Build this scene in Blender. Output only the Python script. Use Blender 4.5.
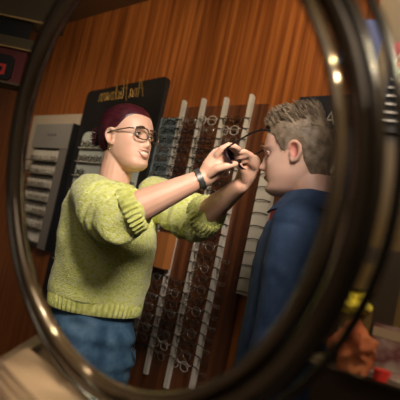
import bpy, math, random
import numpy as np
from mathutils import Vector, Matrix, noise

random.seed(7)
SC = bpy.context.scene
for o in list(bpy.data.objects):
    bpy.data.objects.remove(o)
COL = SC.collection

# ------------------------------------------------------------------ camera, world, lights, exposure
FPX = 560.0
CAM_H = 1.25
ROLL, PITCH = math.radians(12.0), math.radians(4.0)
C0 = Vector((0, 0, CAM_H))
FW = Vector((0, math.cos(PITCH), math.sin(PITCH)))
UP0 = Vector((0, -math.sin(PITCH), math.cos(PITCH)))
RT0 = Vector((1, 0, 0))
RT = RT0 * math.cos(ROLL) + UP0 * math.sin(ROLL)
UPV = -RT0 * math.sin(ROLL) + UP0 * math.cos(ROLL)
cd = bpy.data.cameras.new('camera')
cam = bpy.data.objects.new('camera', cd)
COL.objects.link(cam)
SC.camera = cam
cd.sensor_width = 36.0
cd.lens = 36.0 * FPX / 400.0
cd.clip_start = 0.02
m3 = Matrix((RT, UPV, -FW)).transposed()
cam.matrix_world = Matrix.Translation(C0) @ m3.to_4x4()
cd.dof.use_dof = True
cd.dof.focus_distance = 1.72
cd.dof.aperture_fstop = 4.6

SC.view_settings.view_transform = 'Standard'
SC.view_settings.look = 'None'
SC.view_settings.gamma = 1.0
SC.view_settings.use_curve_mapping = False
SC.view_settings.exposure = 0.0

W_ = bpy.data.worlds.new('world')
SC.world = W_
W_.use_nodes = True
W_.node_tree.nodes['Background'].inputs[0].default_value = (1.0, 0.82, 0.62, 1)
W_.node_tree.nodes['Background'].inputs[1].default_value = 0.04


def light(name, kind, loc, target, power, color=(1, 1, 1), size=0.3, spot=60, blend=0.6):
    d = bpy.data.lights.new(name, kind)
    d.energy = power
    d.color = color
    if kind == 'AREA':
        d.shape = 'DISK'
        d.size = size
    else:
        d.shadow_soft_size = size
    if kind == 'SPOT':
        d.spot_size = math.radians(spot)
        d.spot_blend = blend
    o = bpy.data.objects.new(name, d)
    COL.objects.link(o)
    o.location = loc
    o.rotation_euler = (Vector(target) - Vector(loc)).to_track_quat('-Z', 'Y').to_euler()
    return o


light('people_key_light', 'SPOT', (0.22, 0.05, 2.5), (-0.03, 1.75, 1.58), 390, (1.0, 0.88, 0.75), 0.33, 42, 1.0)
light('wall_wash_light', 'SPOT', (-0.25, 1.2, 2.6), (0.18, 2.6, 2.15), 115, (1.0, 0.82, 0.58), 0.12, 58, 1.0)
light('far_wall_wash_light', 'SPOT', (-1.0, 1.6, 2.6), (-0.75, 3.5, 2.3), 95, (1.0, 0.82, 0.58), 0.12, 58, 1.0)
light('added_display_wash', 'SPOT', (-1.3, 1.9, 2.6), (-1.35, 3.9, 1.45), 110, (1.0, 0.84, 0.64), 0.12, 56, 1.0)  # added spot without a fixture, brightens the grey display unit
light('added_counter_fill', 'SPOT', (-0.75, 0.0, 2.5), (-0.32, 0.62, 1.0), 60, (1.0, 0.82, 0.6), 0.3, 34, 1.0)  # added fill to even out the counter boards, no lamp modelled
light('added_goods_fill', 'SPOT', (0.75, 0.1, 2.55), (0.36, 0.95, 1.2), 70, (1.0, 0.8, 0.55), 0.1, 26, 0.9)  # extra spot put in to brighten the goods and pillar, unseen source
light('shop_fill_light', 'AREA', (-0.5, -1.0, 2.5), (-0.3, 2.2, 1.2), 13, (1.0, 0.85, 0.68), 1.6)

# ------------------------------------------------------------------ pixel ray helpers (rays meet real planes and depths)


def ray(px, py):
    return FW + RT * ((px - 200) / FPX) - UPV * ((py - 200) / FPX)


def P(px, py, d):
    return C0 + ray(px, py) * d


def onz(px, py, z):
    r = ray(px, py)
    return C0 + r * ((z - CAM_H) / r.z)


WD = Vector((0.681, -0.733, 0)).normalized()      # along the wall to the right
WN = Vector((-WD.y, WD.x, 0)) * -1                 # out of the wall, to the viewer
W0 = Vector((0.0964, 2.70, 0))
WROT = math.atan2(WD.y, WD.x)


def onwall(px, py, off=0.0):
    """wall coordinates (s, z) where the sight line meets the plane lying off in front of the wall"""
    r = ray(px, py)
    q = W0 + WN * off
    t = (q - C0).dot(WN) / r.dot(WN)
    p = C0 + r * t
    return (p - W0).dot(WD), p.z


def wallpt(s, z, off=0.0):
    return W0 + WD * s + WN * off + Vector((0, 0, z))


# ------------------------------------------------------------------ materials
MATS = {}


def mat(name, col, rough=0.5, metal=0.0, vary=None, scale=8.0, stretch=(1, 1, 1), bump=0.0, bscale=60.0, emit=0.0,
        spec=0.5, sss=0.0, sheen=0.0, detail=4.0, lo=0.35, hi=0.65):
    if name in MATS:
        return MATS[name]
    m = bpy.data.materials.new(name)
    m.use_nodes = True
    nt = m.node_tree
    b = nt.nodes['Principled BSDF']
    b.inputs['Base Color'].default_value = (*col, 1)
    b.inputs['Roughness'].default_value = rough
    b.inputs['Metallic'].default_value = metal
    b.inputs['Specular IOR Level'].default_value = spec
    if sss:
        b.inputs['Subsurface Weight'].default_value = sss
        b.inputs['Subsurface Radius'].default_value = (1.0, 0.35, 0.2)
        b.inputs['Subsurface Scale'].default_value = 0.006
    if sheen:
        b.inputs['Sheen Weight'].default_value = sheen
    if emit:
        b.inputs['Emission Color'].default_value = (*col, 1)
        b.inputs['Emission Strength'].default_value = emit
    tc = nt.nodes.new('ShaderNodeTexCoord')
    mp = nt.nodes.new('ShaderNodeMapping')
    mp.inputs['Scale'].default_value = stretch
    nt.links.new(tc.outputs['Object'], mp.inputs['Vector'])
    if vary:
        n = nt.nodes.new('ShaderNodeTexNoise')
        n.inputs['Scale'].default_value = scale
        n.inputs['Detail'].default_value = detail
        nt.links.new(mp.outputs[0], n.inputs['Vector'])
        r = nt.nodes.new('ShaderNodeValToRGB')
        cols = [col] + list(vary)
        el = r.color_ramp.elements
        el[0].position = lo
        el[0].color = (*cols[0], 1)
        el[1].position = hi
        el[1].color = (*cols[-1], 1)
        for i, c in enumerate(cols[1:-1]):
            e = el.new(lo + (hi - lo) * (i + 1) / (len(cols) - 1))
            e.color = (*c, 1)
        nt.links.new(n.outputs['Fac'], r.inputs['Fac'])
        nt.links.new(r.outputs[0], b.inputs['Base Color'])
    if bump:
        n2 = nt.nodes.new('ShaderNodeTexNoise')
        n2.inputs['Scale'].default_value = bscale
        n2.inputs['Detail'].default_value = 3
        nt.links.new(mp.outputs[0], n2.inputs['Vector'])
        bp = nt.nodes.new('ShaderNodeBump')
        bp.inputs['Strength'].default_value = bump
        bp.inputs['Distance'].default_value = 0.004
        nt.links.new(n2.outputs['Fac'], bp.inputs['Height'])
        nt.links.new(bp.outputs[0], b.inputs['Normal'])
    MATS[name] = m
    return m


def lens_mat(name, tint, dark=0.15):
    if name in MATS:
        return MATS[name]
    m = bpy.data.materials.new(name)
    m.use_nodes = True
    nt = m.node_tree
    out = nt.nodes['Material Output']
    nt.nodes.remove(nt.nodes['Principled BSDF'])
    t = nt.nodes.new('ShaderNodeBsdfTransparent')
    t.inputs[0].default_value = (*tint, 1)
    g = nt.nodes.new('ShaderNodeBsdfGlossy')
    g.inputs['Roughness'].default_value = 0.04
    mx = nt.nodes.new('ShaderNodeMixShader')
    mx.inputs[0].default_value = dark
    nt.links.new(t.outputs[0], mx.inputs[1])
    nt.links.new(g.outputs[0], mx.inputs[2])
    nt.links.new(mx.outputs[0], out.inputs[0])
    MATS[name] = m
    return m


M_WOOD = mat('wood_veneer', (0.14, 0.035, 0.007), 0.42, vary=[(0.27, 0.076, 0.014), (0.41, 0.130, 0.028)], scale=2.2,
             stretch=(14, 14, 0.45), bump=0.05, bscale=8, detail=6, lo=0.32, hi=0.7)
M_WOODD = mat('dark_wood', (0.05, 0.016, 0.006), 0.45, vary=[(0.12, 0.04, 0.014)], scale=2.5, stretch=(12, 12, 0.5))
M_REDW = mat('red_brown_wood', (0.055, 0.016, 0.006), 0.45, vary=[(0.11, 0.034, 0.011), (0.17, 0.056, 0.017)], scale=2.2, stretch=(14, 14, 0.5), lo=.32, hi=.7)
M_BLOCK = mat('orange_wood', (0.30, 0.10, 0.025), 0.45, vary=[(0.38, 0.14, 0.035)], scale=2, stretch=(10, 10, 0.6))
M_BLACK = mat('black_board', (0.012, 0.010, 0.009), 0.45, vary=[(0.018, 0.015, 0.013)], scale=4)
M_EDGE = mat('black_edge', (0.006, 0.006, 0.007), 0.35)
M_NAVYB = mat('navy_board', (0.016, 0.018, 0.026), 0.4)
M_GREY = mat('grey_board', (0.23, 0.205, 0.18), 0.55, vary=[(0.26, 0.235, 0.21)], scale=3)
M_GREYS = mat('grey_side', (0.20, 0.17, 0.145), 0.5)
M_BEIGE = mat('beige_board', (0.46, 0.36, 0.26), 0.6)
M_TILE = mat('white_acrylic', (0.62, 0.56, 0.46), 0.3, vary=[(0.68, 0.62, 0.52)], scale=5)
M_SHELF = mat('steel_shelf', (0.30, 0.26, 0.21), 0.35, 0.6)
M_PALE = mat('pale_panel', (0.55, 0.57, 0.50), 0.5)
M_GREEN = mat('pale_green_panel', (0.36, 0.50, 0.27), 0.5)
M_BLUE = mat('pale_blue_board', (0.20, 0.25, 0.27), 0.45)
M_RAIL = mat('white_rail', (0.52, 0.47, 0.40), 0.35, vary=[(0.60, 0.55, 0.48)], scale=20)
M_HOOK = mat('dark_wire', (0.03, 0.022, 0.018), 0.3, 0.4)
M_WIRE = mat('steel_wire', (0.55, 0.52, 0.48), 0.25, 0.9)
M_GOLD = mat('gold_lettering', (0.42, 0.24, 0.06), 0.35, 0.4)
M_WHITEL = mat('white_lettering', (0.62, 0.58, 0.52), 0.5)
M_DIM = mat('dim_lettering', (0.08, 0.07, 0.06), 0.5)
M_RED = mat('red_sign', (0.30, 0.012, 0.014), 0.5)
M_REDD = mat('deep_red_sign', (0.12, 0.008, 0.008), 0.5)
M_REDB = mat('bright_red', (0.62, 0.03, 0.02), 0.5)
M_SOFF = mat('olive_soffit', (0.085, 0.058, 0.02), 0.5, vary=[(0.10, 0.068, 0.026)], scale=2)
M_GOLDT = mat('gold_trim', (0.55, 0.36, 0.14), 0.35, 0.3)
M_FRAME = mat('bronze_gloss', (0.07, 0.048, 0.028), 0.07, 0.4, vary=[(0.09, 0.062, 0.036)], scale=6)
M_LIP = mat('bronze_lip', (0.13, 0.092, 0.056), 0.06, 0.5)
for m_ in (M_FRAME, M_LIP):
    m_.node_tree.nodes['Principled BSDF'].inputs['Coat Weight'].default_value = 0.8
    m_.node_tree.nodes['Principled BSDF'].inputs['Coat Roughness'].default_value = 0.03
M_HOOP = mat('black_gloss', (0.018, 0.013, 0.008), 0.18)
M_TABLE = mat('brown_counter', (0.13, 0.078, 0.047), 0.4, vary=[(0.15, 0.09, 0.055)], scale=3)
M_TRIMT = mat('counter_trim', (0.22, 0.16, 0.105), 0.35, 0.2)
M_PAPER = mat('cream_card', (0.36, 0.26, 0.175), 0.6, vary=[(0.39, 0.285, 0.195)], scale=3)
M_PAPERE = mat('card_edge', (0.36, 0.25, 0.18), 0.6)
M_SKINW = mat('skin_warm', (0.66, 0.38, 0.27), 0.48, vary=[(0.70, 0.43, 0.32)], scale=14, sss=0.12, bump=0.03, bscale=200)
M_SKINM = mat('skin_pale', (0.64, 0.37, 0.28), 0.5, vary=[(0.70, 0.45, 0.36)], scale=12, sss=0.12, bump=0.03, bscale=200)
M_EARM = mat('skin_red', (0.58, 0.22, 0.17), 0.5, sss=0.12)
M_LIPS = mat('lips', (0.50, 0.22, 0.18), 0.45)
M_TEETH = mat('teeth', (0.78, 0.72, 0.62), 0.3)
M_EYEW = mat('eye_white', (0.75, 0.70, 0.66), 0.2)
M_IRIS = mat('iris', (0.03, 0.02, 0.015), 0.15)
M_BROWN = mat('eyebrow_brown', (0.035, 0.015, 0.012), 0.6)
M_BROWM = mat('eyebrow_fair', (0.24, 0.13, 0.07), 0.6)
M_HAIRW = mat('burgundy_hair', (0.032, 0.006, 0.010), 0.30, vary=[(0.075, 0.012, 0.020)], scale=30, stretch=(1, 1, 4), bump=0.25, bscale=120)
M_HAIRM = mat('fair_brown_hair', (0.11, 0.078, 0.052), 0.55, vary=[(0.25, 0.185, 0.125)], scale=45, bump=0.4, bscale=150)
M_KNIT = mat('lime_knit', (0.42, 0.45, 0.07), 0.85, vary=[(0.58, 0.61, 0.14), (0.66, 0.68, 0.28), (0.60, 0.60, 0.42)], scale=95, stretch=(1, 1, 1.6),
             bump=1.0, bscale=150, sheen=0.3, detail=8, lo=0.3, hi=0.7)
M_KNITR = mat('lime_rib', (0.42, 0.44, 0.08), 0.85, vary=[(0.62, 0.64, 0.22)], scale=60, bump=0.7, bscale=200, sheen=0.3)
M_DENIM = mat('blue_denim', (0.022, 0.065, 0.125), 0.75, vary=[(0.045, 0.11, 0.19), (0.09, 0.17, 0.26)], scale=16, bump=0.4, bscale=260)
M_NAVY = mat('navy_cotton', (0.026, 0.058, 0.135), 0.8, vary=[(0.042, 0.082, 0.175)], scale=40, bump=0.45, bscale=320)
M_TROU = mat('dark_trousers', (0.02, 0.02, 0.026), 0.8)
M_SHOE = mat('shoe_leather', (0.03, 0.025, 0.022), 0.5)
M_TORT = mat('tortoise_rim', (0.035, 0.018, 0.009), 0.4, vary=[(0.085, 0.045, 0.018)], scale=90)
M_PURP = mat('dark_purple_rim', (0.022, 0.010, 0.020), 0.2)
M_BLKR = mat('black_rim', (0.012, 0.010, 0.010), 0.2)
M_BRNR = mat('brown_rim', (0.07, 0.032, 0.016), 0.25)
M_SILR = mat('silver_rim', (0.60, 0.56, 0.50), 0.22, 0.85)
M_CLRR = mat('clear_rim', (0.50, 0.46, 0.40), 0.15)
M_BRAC = mat('bracelet_steel', (0.20, 0.21, 0.20), 0.3, 0.85, vary=[(0.34, 0.35, 0.34)], scale=150)
M_EARR = mat('earring_gold', (0.75, 0.48, 0.16), 0.25, 0.9)
M_LENS = lens_mat('clear_lens', (0.90, 0.90, 0.88), 0.10)
M_SUNL = lens_mat('smoked_lens', (0.12, 0.07, 0.08), 0.12)
M_YEL = mat('yellow_paper', (0.62, 0.50, 0.02), 0.6, vary=[(0.74, 0.62, 0.05)], scale=20)
M_ORNG = mat('orange_cloth', (0.34, 0.07, 0.02), 0.8, vary=[(0.50, 0.17, 0.06)], scale=18, bump=0.6, bscale=60)
M_PACK = mat('packet_red', (0.30, 0.03, 0.02), 0.5)
M_CARD = mat('card_box', (0.42, 0.32, 0.20), 0.6)
M_PINKP = mat('glossy_print', (0.45, 0.34, 0.30), 0.3, vary=[(0.16, 0.05, 0.05), (0.5, 0.42, 0.36)], scale=14)
M_FLOOR = mat('floor_stone', (0.10, 0.075, 0.055), 0.4, vary=[(0.12, 0.09, 0.068)], scale=4)
M_CEIL = mat('ceiling_paint', (0.28, 0.19, 0.10), 0.7)
M_MUST = mat('mustard_lacquer', (0.11, 0.068, 0.02), 0.25, vary=[(0.13, 0.082, 0.028)], scale=3)
M_DBROWN = mat('dark_brown_lacquer', (0.035, 0.022, 0.012), 0.3)
M_COBALT = mat('cobalt_print', (0.016, 0.028, 0.10), 0.4, vary=[(0.025, 0.04, 0.13)], scale=5)
M_LAMP = mat('lamp_glow', (1.0, 0.78, 0.5), 0.3, emit=6)
M_LAMPS = mat('strip_glow', (1.0, 0.75, 0.42), 0.3, emit=2.2)


# ------------------------------------------------------------------ mesh builder
class MB:
    def __init__(s):
        s.v, s.f, s.m = [], [], []

    def add(s, vs, fs, mi=0):
        o = len(s.v)
        s.v += [Vector(v) for v in vs]
        s.f += [tuple(i + o for i in f) for f in fs]
        s.m += [mi] * len(fs)
        return s

    def hexa(s, a, mi=0):
        """8 corners: four of one face in order, then the four opposite"""
        return s.add(a, [(0, 3, 2, 1), (4, 5, 6, 7), (0, 1, 5, 4), (1, 2, 6, 5), (2, 3, 7, 6), (3, 0, 4, 7)], mi)

    def box(s, lo, hi, mi=0):
        x0, y0, z0 = lo
        x1, y1, z1 = hi
        return s.hexa([(x0, y0, z0), (x1, y0, z0), (x1, y1, z0), (x0, y1, z0), (x0, y0, z1), (x1, y0, z1), (x1, y1, z1), (x0, y1, z1)], mi)

    def rings(s, rs, cap=True, mi=0, closed=False):
        n = len(rs[0])
        vs = [v for r in rs for v in r]
        fs = []
        k = len(rs)
        for i in range(k if closed else k - 1):
            j = (i + 1) % k
            for a in range(n):
                b = (a + 1) % n
                fs.append((i * n + a, i * n + b, j * n + b, j * n + a))
        if cap and not closed:
            fs.append(tuple(reversed(range(n))))
            fs.append(tuple((k - 1) * n + a for a in range(n)))
        return s.add(vs, fs, mi)

    def tube(s, pts, rad, n=10, round_caps=True, mi=0, closed=False, flat=None):
        """tube through pts with a radius each; flat=(axis vector, factor) squashes it along one axis"""
        pts = [Vector(p) for p in pts]
        if not hasattr(rad, '__len__'):
            rad = [rad] * len(pts)
        k = len(pts)
        tg = []
        for i in range(k):
            if closed:
                t = pts[(i + 1) % k] - pts[i - 1]
            else:
                t = pts[min(i + 1, k - 1)] - pts[max(i - 1, 0)]
            tg.append(t.normalized())
        up = Vector((0, 0, 1)) if abs(tg[0].z) < 0.9 else Vector((1, 0, 0))
        nx = tg[0].cross(up).normalized()
        rs = []

        def ring(c, nx, ny, r):
            out = []
            for a in range(n):
                d = nx * math.cos(2 * math.pi * a / n) + ny * math.sin(2 * math.pi * a / n)
                v = d * r
                if flat:
                    ax = flat[0]
                    v = v - ax * v.dot(ax) * (1 - flat[1])
                out.append(c + v)
            return out
        frames = []
        for i in range(k):
            nx = (nx - tg[i] * nx.dot(tg[i])).normalized()
            frames.append((nx, tg[i].cross(nx)))
        if round_caps and not closed:
            for q in (80, 55, 28):
                a = math.radians(q)
                rs.append(ring(pts[0] - tg[0] * rad[0] * math.sin(a), *frames[0], rad[0] * math.cos(a)))
        for i in range(k):
            rs.append(ring(pts[i], *frames[i], rad[i]))
        if round_caps and not closed:
            for q in (28, 55, 80):
                a = math.radians(q)
                rs.append(ring(pts[-1] + tg[-1] * rad[-1] * math.sin(a), *frames[-1], rad[-1] * math.cos(a)))
        return s.rings(rs, True, mi, closed)

    def ell(s, c, ax, ay, az, n=20, k=12, mi=0):
        c = Vector(c)
        rs = []
        for i in range(1, k):
            t = math.pi * i / k
            rs.append([c - az * math.cos(t) + (ax * math.cos(2 * math.pi * a / n) + ay * math.sin(2 * math.pi * a / n)) * math.sin(t)
                       for a in range(n)])
        return s.rings(rs, True, mi)

    def prism(s, poly, d, mi=0):
        """polygon (list of 3d points) pushed along vector d"""
        n = len(poly)
        vs = [Vector(p) for p in poly] + [Vector(p) + Vector(d) for p in poly]
        fs = [tuple(reversed(range(n))), tuple(range(n, 2 * n))] + [(a, (a + 1) % n, n + (a + 1) % n, n + a) for a in range(n)]
        return s.add(vs, fs, mi)

    def mesh(s, name):
        me = bpy.data.meshes.new(name)
        me.from_pydata([tuple(v) for v in s.v], [], s.f)
        me.polygons.foreach_set('material_index', s.m)
        me.update()
        return me

    def build(s, name, mats, parent=None, smooth=True, fix=True):
        me = s.mesh(name)
        if fix:
            import bmesh
            bm = bmesh.new()
            bm.from_mesh(me)
            bmesh.ops.recalc_face_normals(bm, faces=bm.faces)
            bm.to_mesh(me)
            bm.free()
        return link(name, me, mats, parent, smooth)


def link(name, me, mats, parent=None, smooth=True):
    if not isinstance(mats, (list, tuple)):
        mats = [mats]
    for m in mats:
        me.materials.append(m)
    if smooth:
        me.polygons.foreach_set('use_smooth', [True] * len(me.polygons))
        try:
            me.set_sharp_from_angle(angle=math.radians(42))
        except Exception:
            pass
    o = bpy.data.objects.new(name, me)
    COL.objects.link(o)
    if parent:
        o.parent = parent
    return o


def tag(o, label=None, cat=None, group=None, kind=None):
    if label:
        o['label'] = label
    if cat:
        o['category'] = cat
    if group:
        o['group'] = group
    if kind:
        o['kind'] = kind
    return o


def empty(name, loc, rz=0.0, label=None, cat=None, group=None):
    o = bpy.data.objects.new(name, None)
    o.empty_display_size = 0.05
    COL.objects.link(o)
    o.location = loc
    o.rotation_euler = (0, 0, rz)
    return tag(o, label, cat, group)


def copy_tree(o, parent=None):
    c = o.copy()
    COL.objects.link(c)
    c.parent = parent
    for ch in list(o.children):
        copy_tree(ch, c)
    return c


def voxel(mbs, size, smooth=3, factor=0.5):
    """one continuous surface from overlapping closed pieces"""
    big = MB()
    for b in mbs:
        big.add(b.v, b.f)
    import bmesh
    me = big.mesh('tmp')
    bm = bmesh.new()
    bm.from_mesh(me)
    bmesh.ops.recalc_face_normals(bm, faces=bm.faces)
    bm.to_mesh(me)
    bm.free()
    o = bpy.data.objects.new('tmp', me)
    COL.objects.link(o)
    r = o.modifiers.new('r', 'REMESH')
    r.mode = 'VOXEL'
    r.voxel_size = size
    if smooth:
        s = o.modifiers.new('s', 'SMOOTH')
        s.factor = factor
        s.iterations = smooth
    bpy.context.view_layer.update()
    dg = bpy.context.evaluated_depsgraph_get()
    res = bpy.data.meshes.new_from_object(o.evaluated_get(dg))
    bpy.data.objects.remove(o)
    bpy.data.meshes.remove(me)
    res.materials.clear()
    return res


def shift(me, loc):
    me.transform(Matrix.Translation(-Vector(loc)))
    return me


def displace(me, fn):
    n = len(me.vertices)
    co = np.empty(n * 3)
    me.vertices.foreach_get('co', co)
    no = np.empty(n * 3)
    me.vertex_normals.foreach_get('vector', no)
    co = co.reshape(-1, 3)
    no = no.reshape(-1, 3)
    d = np.array([fn(Vector(c)) for c in co])
    co = co + no * d[:, None]
    me.vertices.foreach_set('co', co.ravel())
    me.update()
    return me


def gs(x, c, s):
    return math.exp(-((x - c) / s) ** 2)


def sstep(x, a, b):
    t = min(1, max(0, (x - a) / (b - a)))
    return t * t * (3 - 2 * t)


def interp(x, xs, ys):
    return float(np.interp(x, xs, ys))


# ------------------------------------------------------------------ the setting
def wall_obj(name):
    o = bpy.data.objects.new(name, None)
    return o


def wroot(name, s, z, off, label=None, cat=None, group=None):
    return empty(name, wallpt(s, z, off), WROT, label, cat, group)


def struct(o):
    o['kind'] = 'structure'
    return o


mb = MB().box((-3.2, 0.0, -1.0), (0.9, 0.12, 1.65))
w = struct(mb.build('wall_back', M_WOOD, None, False))
w.location = wallpt(0, 1.0, 0)
w.rotation_euler = (0, 0, WROT)
mb = MB().box((-4.0, -2.5, -0.1), (3.0, 6.5, 0.0))
struct(mb.build('floor', M_FLOOR, None, False))
mb = MB().box((-4.0, -2.5, 2.65), (3.0, 6.5, 2.75))
struct(mb.build('ceiling', M_CEIL, None, False))


def wpanel(mbx, pts, off, thick, s0, z0):
    """prism on the wall from pixel corners; local coordinates of a root at (s0, z0, off)"""
    poly = []
    for (px, py) in pts:
        s, z = onwall(px, py, off)
        poly.append((s - s0, 0, z - z0))
    mbx.prism(poly, (0, thick, 0))
    return mbx


def rectsz(a, b, off):
    s0, z0 = onwall(*a, off)
    s1, z1 = onwall(*b, off)
    return s0, z0, s1, z1


# ------------------------------------------------------------------ eyeglasses
def rimloop(cx, a, b, n=18, e=2.8):
    out = []
    for i in range(n):
        t = 2 * math.pi * i / n
        c, s_ = math.cos(t), math.sin(t)
        out.append((cx + a * math.copysign(abs(c) ** (2 / e), c), b * math.copysign(abs(s_) ** (2 / e), s_)))
    return out


def glasses_mesh(kind, folded, r=0.0022, e=2.8, a=0.027, b=0.021):
    """front in the x-z plane, looking along -y; temples go back along +y or lie folded behind the front"""
    m = MB()
    cx = 0.035
    for sx in (-1, 1):
        lp = rimloop(sx * cx, a, b, e=e)
        m.tube([(x, 0.003 * abs(x) / 0.06, z) for x, z in lp], r, 6, closed=True)
        m.add([(x, 0.001, z) for x, z in lp], [tuple(range(len(lp)))], 1)
        hx = sx * (cx + a + 0.004)
        if folded:
            y = 0.010 if sx < 0 else 0.016
            m.tube([(hx, 0.003, b * 0.5), (hx, y, b * 0.5), (hx * 0.5, y + .001, b * 0.42), (-hx * 0.55, y, b * 0.3), (-hx * 0.85, y, -b * 0.5)],
                   r * 0.95, 6)
        else:
            m.tube([(hx, 0.002, b * 0.5), (hx * 1.03, 0.03, b * 0.5), (hx * 1.03, 0.09, b * 0.45), (hx * 1.02, 0.125, b * 0.1), (hx, 0.142, -b * 0.6)],
                   r, 6)
    m.tube([(-cx + a, 0, b * 0.25), (0, -0.002, b * 0.42), (cx - a, 0, b * 0.25)], r, 6)
    return m


GK = []
for rim, lens, e, a, b, r in ((M_BLKR, M_LENS, 2.8, .027, .021, .0024), (M_BRNR, M_LENS, 2.2, .025, .022, .0022),
                              (M_SILR, M_LENS, 2.4, .026, .021, .0015), (M_TORT, M_LENS, 3.4, .028, .019, .0026),
                              (M_CLRR, M_LENS, 2.6, .026, .022, .0020)):
    g = glasses_mesh(0, True, r, e, a, b).mesh('glasses')
    g.materials.append(rim)
    g.materials.append(lens)
    g.polygons.foreach_set('use_smooth', [True] * len(g.polygons))
    GK.append(g)
GNAMES = ['black-rimmed', 'brown-rimmed', 'thin silver-rimmed', 'tortoise-rimmed', 'clear-rimmed']


def put_glasses(s, z, off, kind, label, group, rz=0.0, scale=1.0):
    o = bpy.data.objects.new('eyeglasses', GK[kind])
    COL.objects.link(o)
    o.location = wallpt(s, z, off)
    o.rotation_euler = (0, 0, WROT + rz)
    o.scale = (scale,) * 3
    return tag(o, label, 'eyeglasses', group)


ORD_ = ['topmost', 'second from the top', 'third from the top', 'fourth from the top', 'fifth from the top', 'sixth from the top',
       'seventh from the top', 'eighth from the top', 'ninth from the top', 'tenth from the top', 'eleventh from the top',
       'twelfth from the top', 'thirteenth from the top']

ORD = ORD_ + [w_ + ' from the top' for w_ in ('fourteenth', 'fifteenth', 'sixteenth', 'seventeenth', 'eighteenth', 'nineteenth', 'twentieth', 'twenty-first', 'twenty-second', 'twenty-third', 'twenty-fourth')]

# ------------------------------------------------------------------ grey display unit (far along the wall)
OFFG = 0.06
sA, zA = onwall(38, 125, OFFG)
sB, zB = onwall(75, 124, OFFG)
_, zH = onwall(67, 149, OFFG)
_, zBot = onwall(44, 250, OFFG)
ztop = (zA + zB) / 2
wG = sB - sA
g = wroot('eyeglass_display_unit', sA, 0, 0, 'grey wall unit with header and rows of white tiles holding glasses', 'display')
mb = MB().box((0.0, -OFFG + 0.03, zBot), (wG, -0.0215, ztop))
mb.build('back_panel', M_GREY, g, False)
mb = MB().box((0.0, -OFFG - 0.012, zH), (wG * 0.99, -OFFG + 0.03, ztop))
hd = mb.build('header', M_GREY, g, False)
mb = MB()
for k in range(7):
    x = wG * (0.40 + 0.035 * k)
    mb.tube([(x, -OFFG - 0.013, ztop - 0.085), (x + 0.004 * (k % 2), -OFFG - 0.013, ztop - 0.070 + 0.006 * (k % 3 == 0)), (x + 0.009, -OFFG - 0.013, ztop - 0.085)],
            0.0022, 5)
mb.tube([(wG * 0.51, -OFFG - 0.013, ztop - 0.115), (wG * 0.51, -OFFG - 0.013, ztop - 0.10)], 0.002, 5)
mb.build('lettering', M_DIM, hd)
wT = wG * 0.80
mb = MB().box((wT, -OFFG - 0.012, zBot), (wG, -OFFG + 0.03, zH - 0.003))
mb.build('side_panel', M_GREYS, g, False)
mb = MB().box((wG, -OFFG - 0.012, zBot), (wG + 0.012, -0.0215, ztop + 0.003))
mb.build('edge_strip', M_EDGE, g, False)
rows = 7
pitch = (zH - zBot) / (rows + 0.35)
for r in range(rows):
    z = zH - pitch * (r + 1)
    mb = MB().box((0.004, -OFFG - 0.03, z - 0.005), (wT - 0.004, -OFFG + 0.03, z + 0.003))
    mb.build('shelf', M_SHELF, g, False)
    for c in range(4):
        x0 = 0.012 + c * (wT - 0.02) / 4
        x1 = x0 + (wT - 0.02) / 4 - 0.012
        mb = MB().box((x0, -OFFG + 0.012, z + 0.004), (x1, -OFFG + 0.029, z + pitch * 0.84))
        mb.build('tile', M_TILE, g, False)
        if r < rows - 1:
            kd = (r * 3 + c * 2) % 5
            nm = GNAMES[kd]
            put_glasses(sA + (x0 + x1) / 2, z + 0.022, OFFG + 0.012, kd,
                        f'{nm} glasses, {["first", "second", "third", "fourth"][c]} tile of grey unit row {ORD[r]}',
                        'glasses in the grey wall unit', scale=min(0.62, (x1 - x0) / 0.138))
# beige board behind
s0, z0 = onwall(34, 117, 0.02)
s1, z1 = onwall(82, 112.5, 0.02)
mb = MB().box((0, -0.02, 0), (s1 - s0, 0, .42))
b = tag(mb.build('backing_board', M_BEIGE, None, False), 'plain beige board standing up behind the grey display unit', 'board')
b.location = wallpt(s0, (z0 + z1) / 2 - .42, 0.001)
b.rotation_euler = (0, 0, WROT)
# narrow pale strip beside it
s0, z0 = onwall(26, 115, 0.03)
mb = MB().box((-0.035, -0.03, -0.33), (0.02, 0, 0))
b = tag(mb.build('display_strip', M_RAIL, None, False), 'short pale upright strip at the outer edge of the grey unit', 'rail')
b.location = wallpt(s0, z0, 0.001)
b.rotation_euler = (0, 0, WROT)

# ------------------------------------------------------------------ black brand panel with pale niche
OFFB = 0.03
tl, tr = onwall(86, 92, OFFB), onwall(167, 76, OFFB)
bl = onwall(42, 292, OFFB)
sL = (onwall(85, 98, OFFB)[0] + onwall(45, 283, OFFB)[0]) / 2
sR = (tr[0] + onwall(152, 150, OFFB)[0]) / 2
zl, zr = onwall(86, 92, OFFB)[1], onwall(167, 76, OFFB)[1]
zb = bl[1] - 0.05
bp = wroot('brand_display_panel', sL, 0, 0, 'tall black display panel with gold mirrored script and a pale niche', 'display')
wB = sR - sL
rr = 0.035


def rounded(x0, z0, x1, z1, r, y, n=5, slope=0.0):
    pts = []
    for cx, cz, a0 in ((x1 - r, z1 - r, 0), (x0 + r, z1 - r, 90), (x0 + r, z0 + r, 180), (x1 - r, z0 + r, 270)):
        for i in range(n + 1):
            a = math.radians(a0 + 90 * i / n)
            x = cx + r * math.cos(a)
            z = cz + r * math.sin(a)
            if z > (z0 + z1) / 2:
                z += slope * (x - (x0 + x1) / 2)
            pts.append((x, y, z))
    return pts


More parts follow.
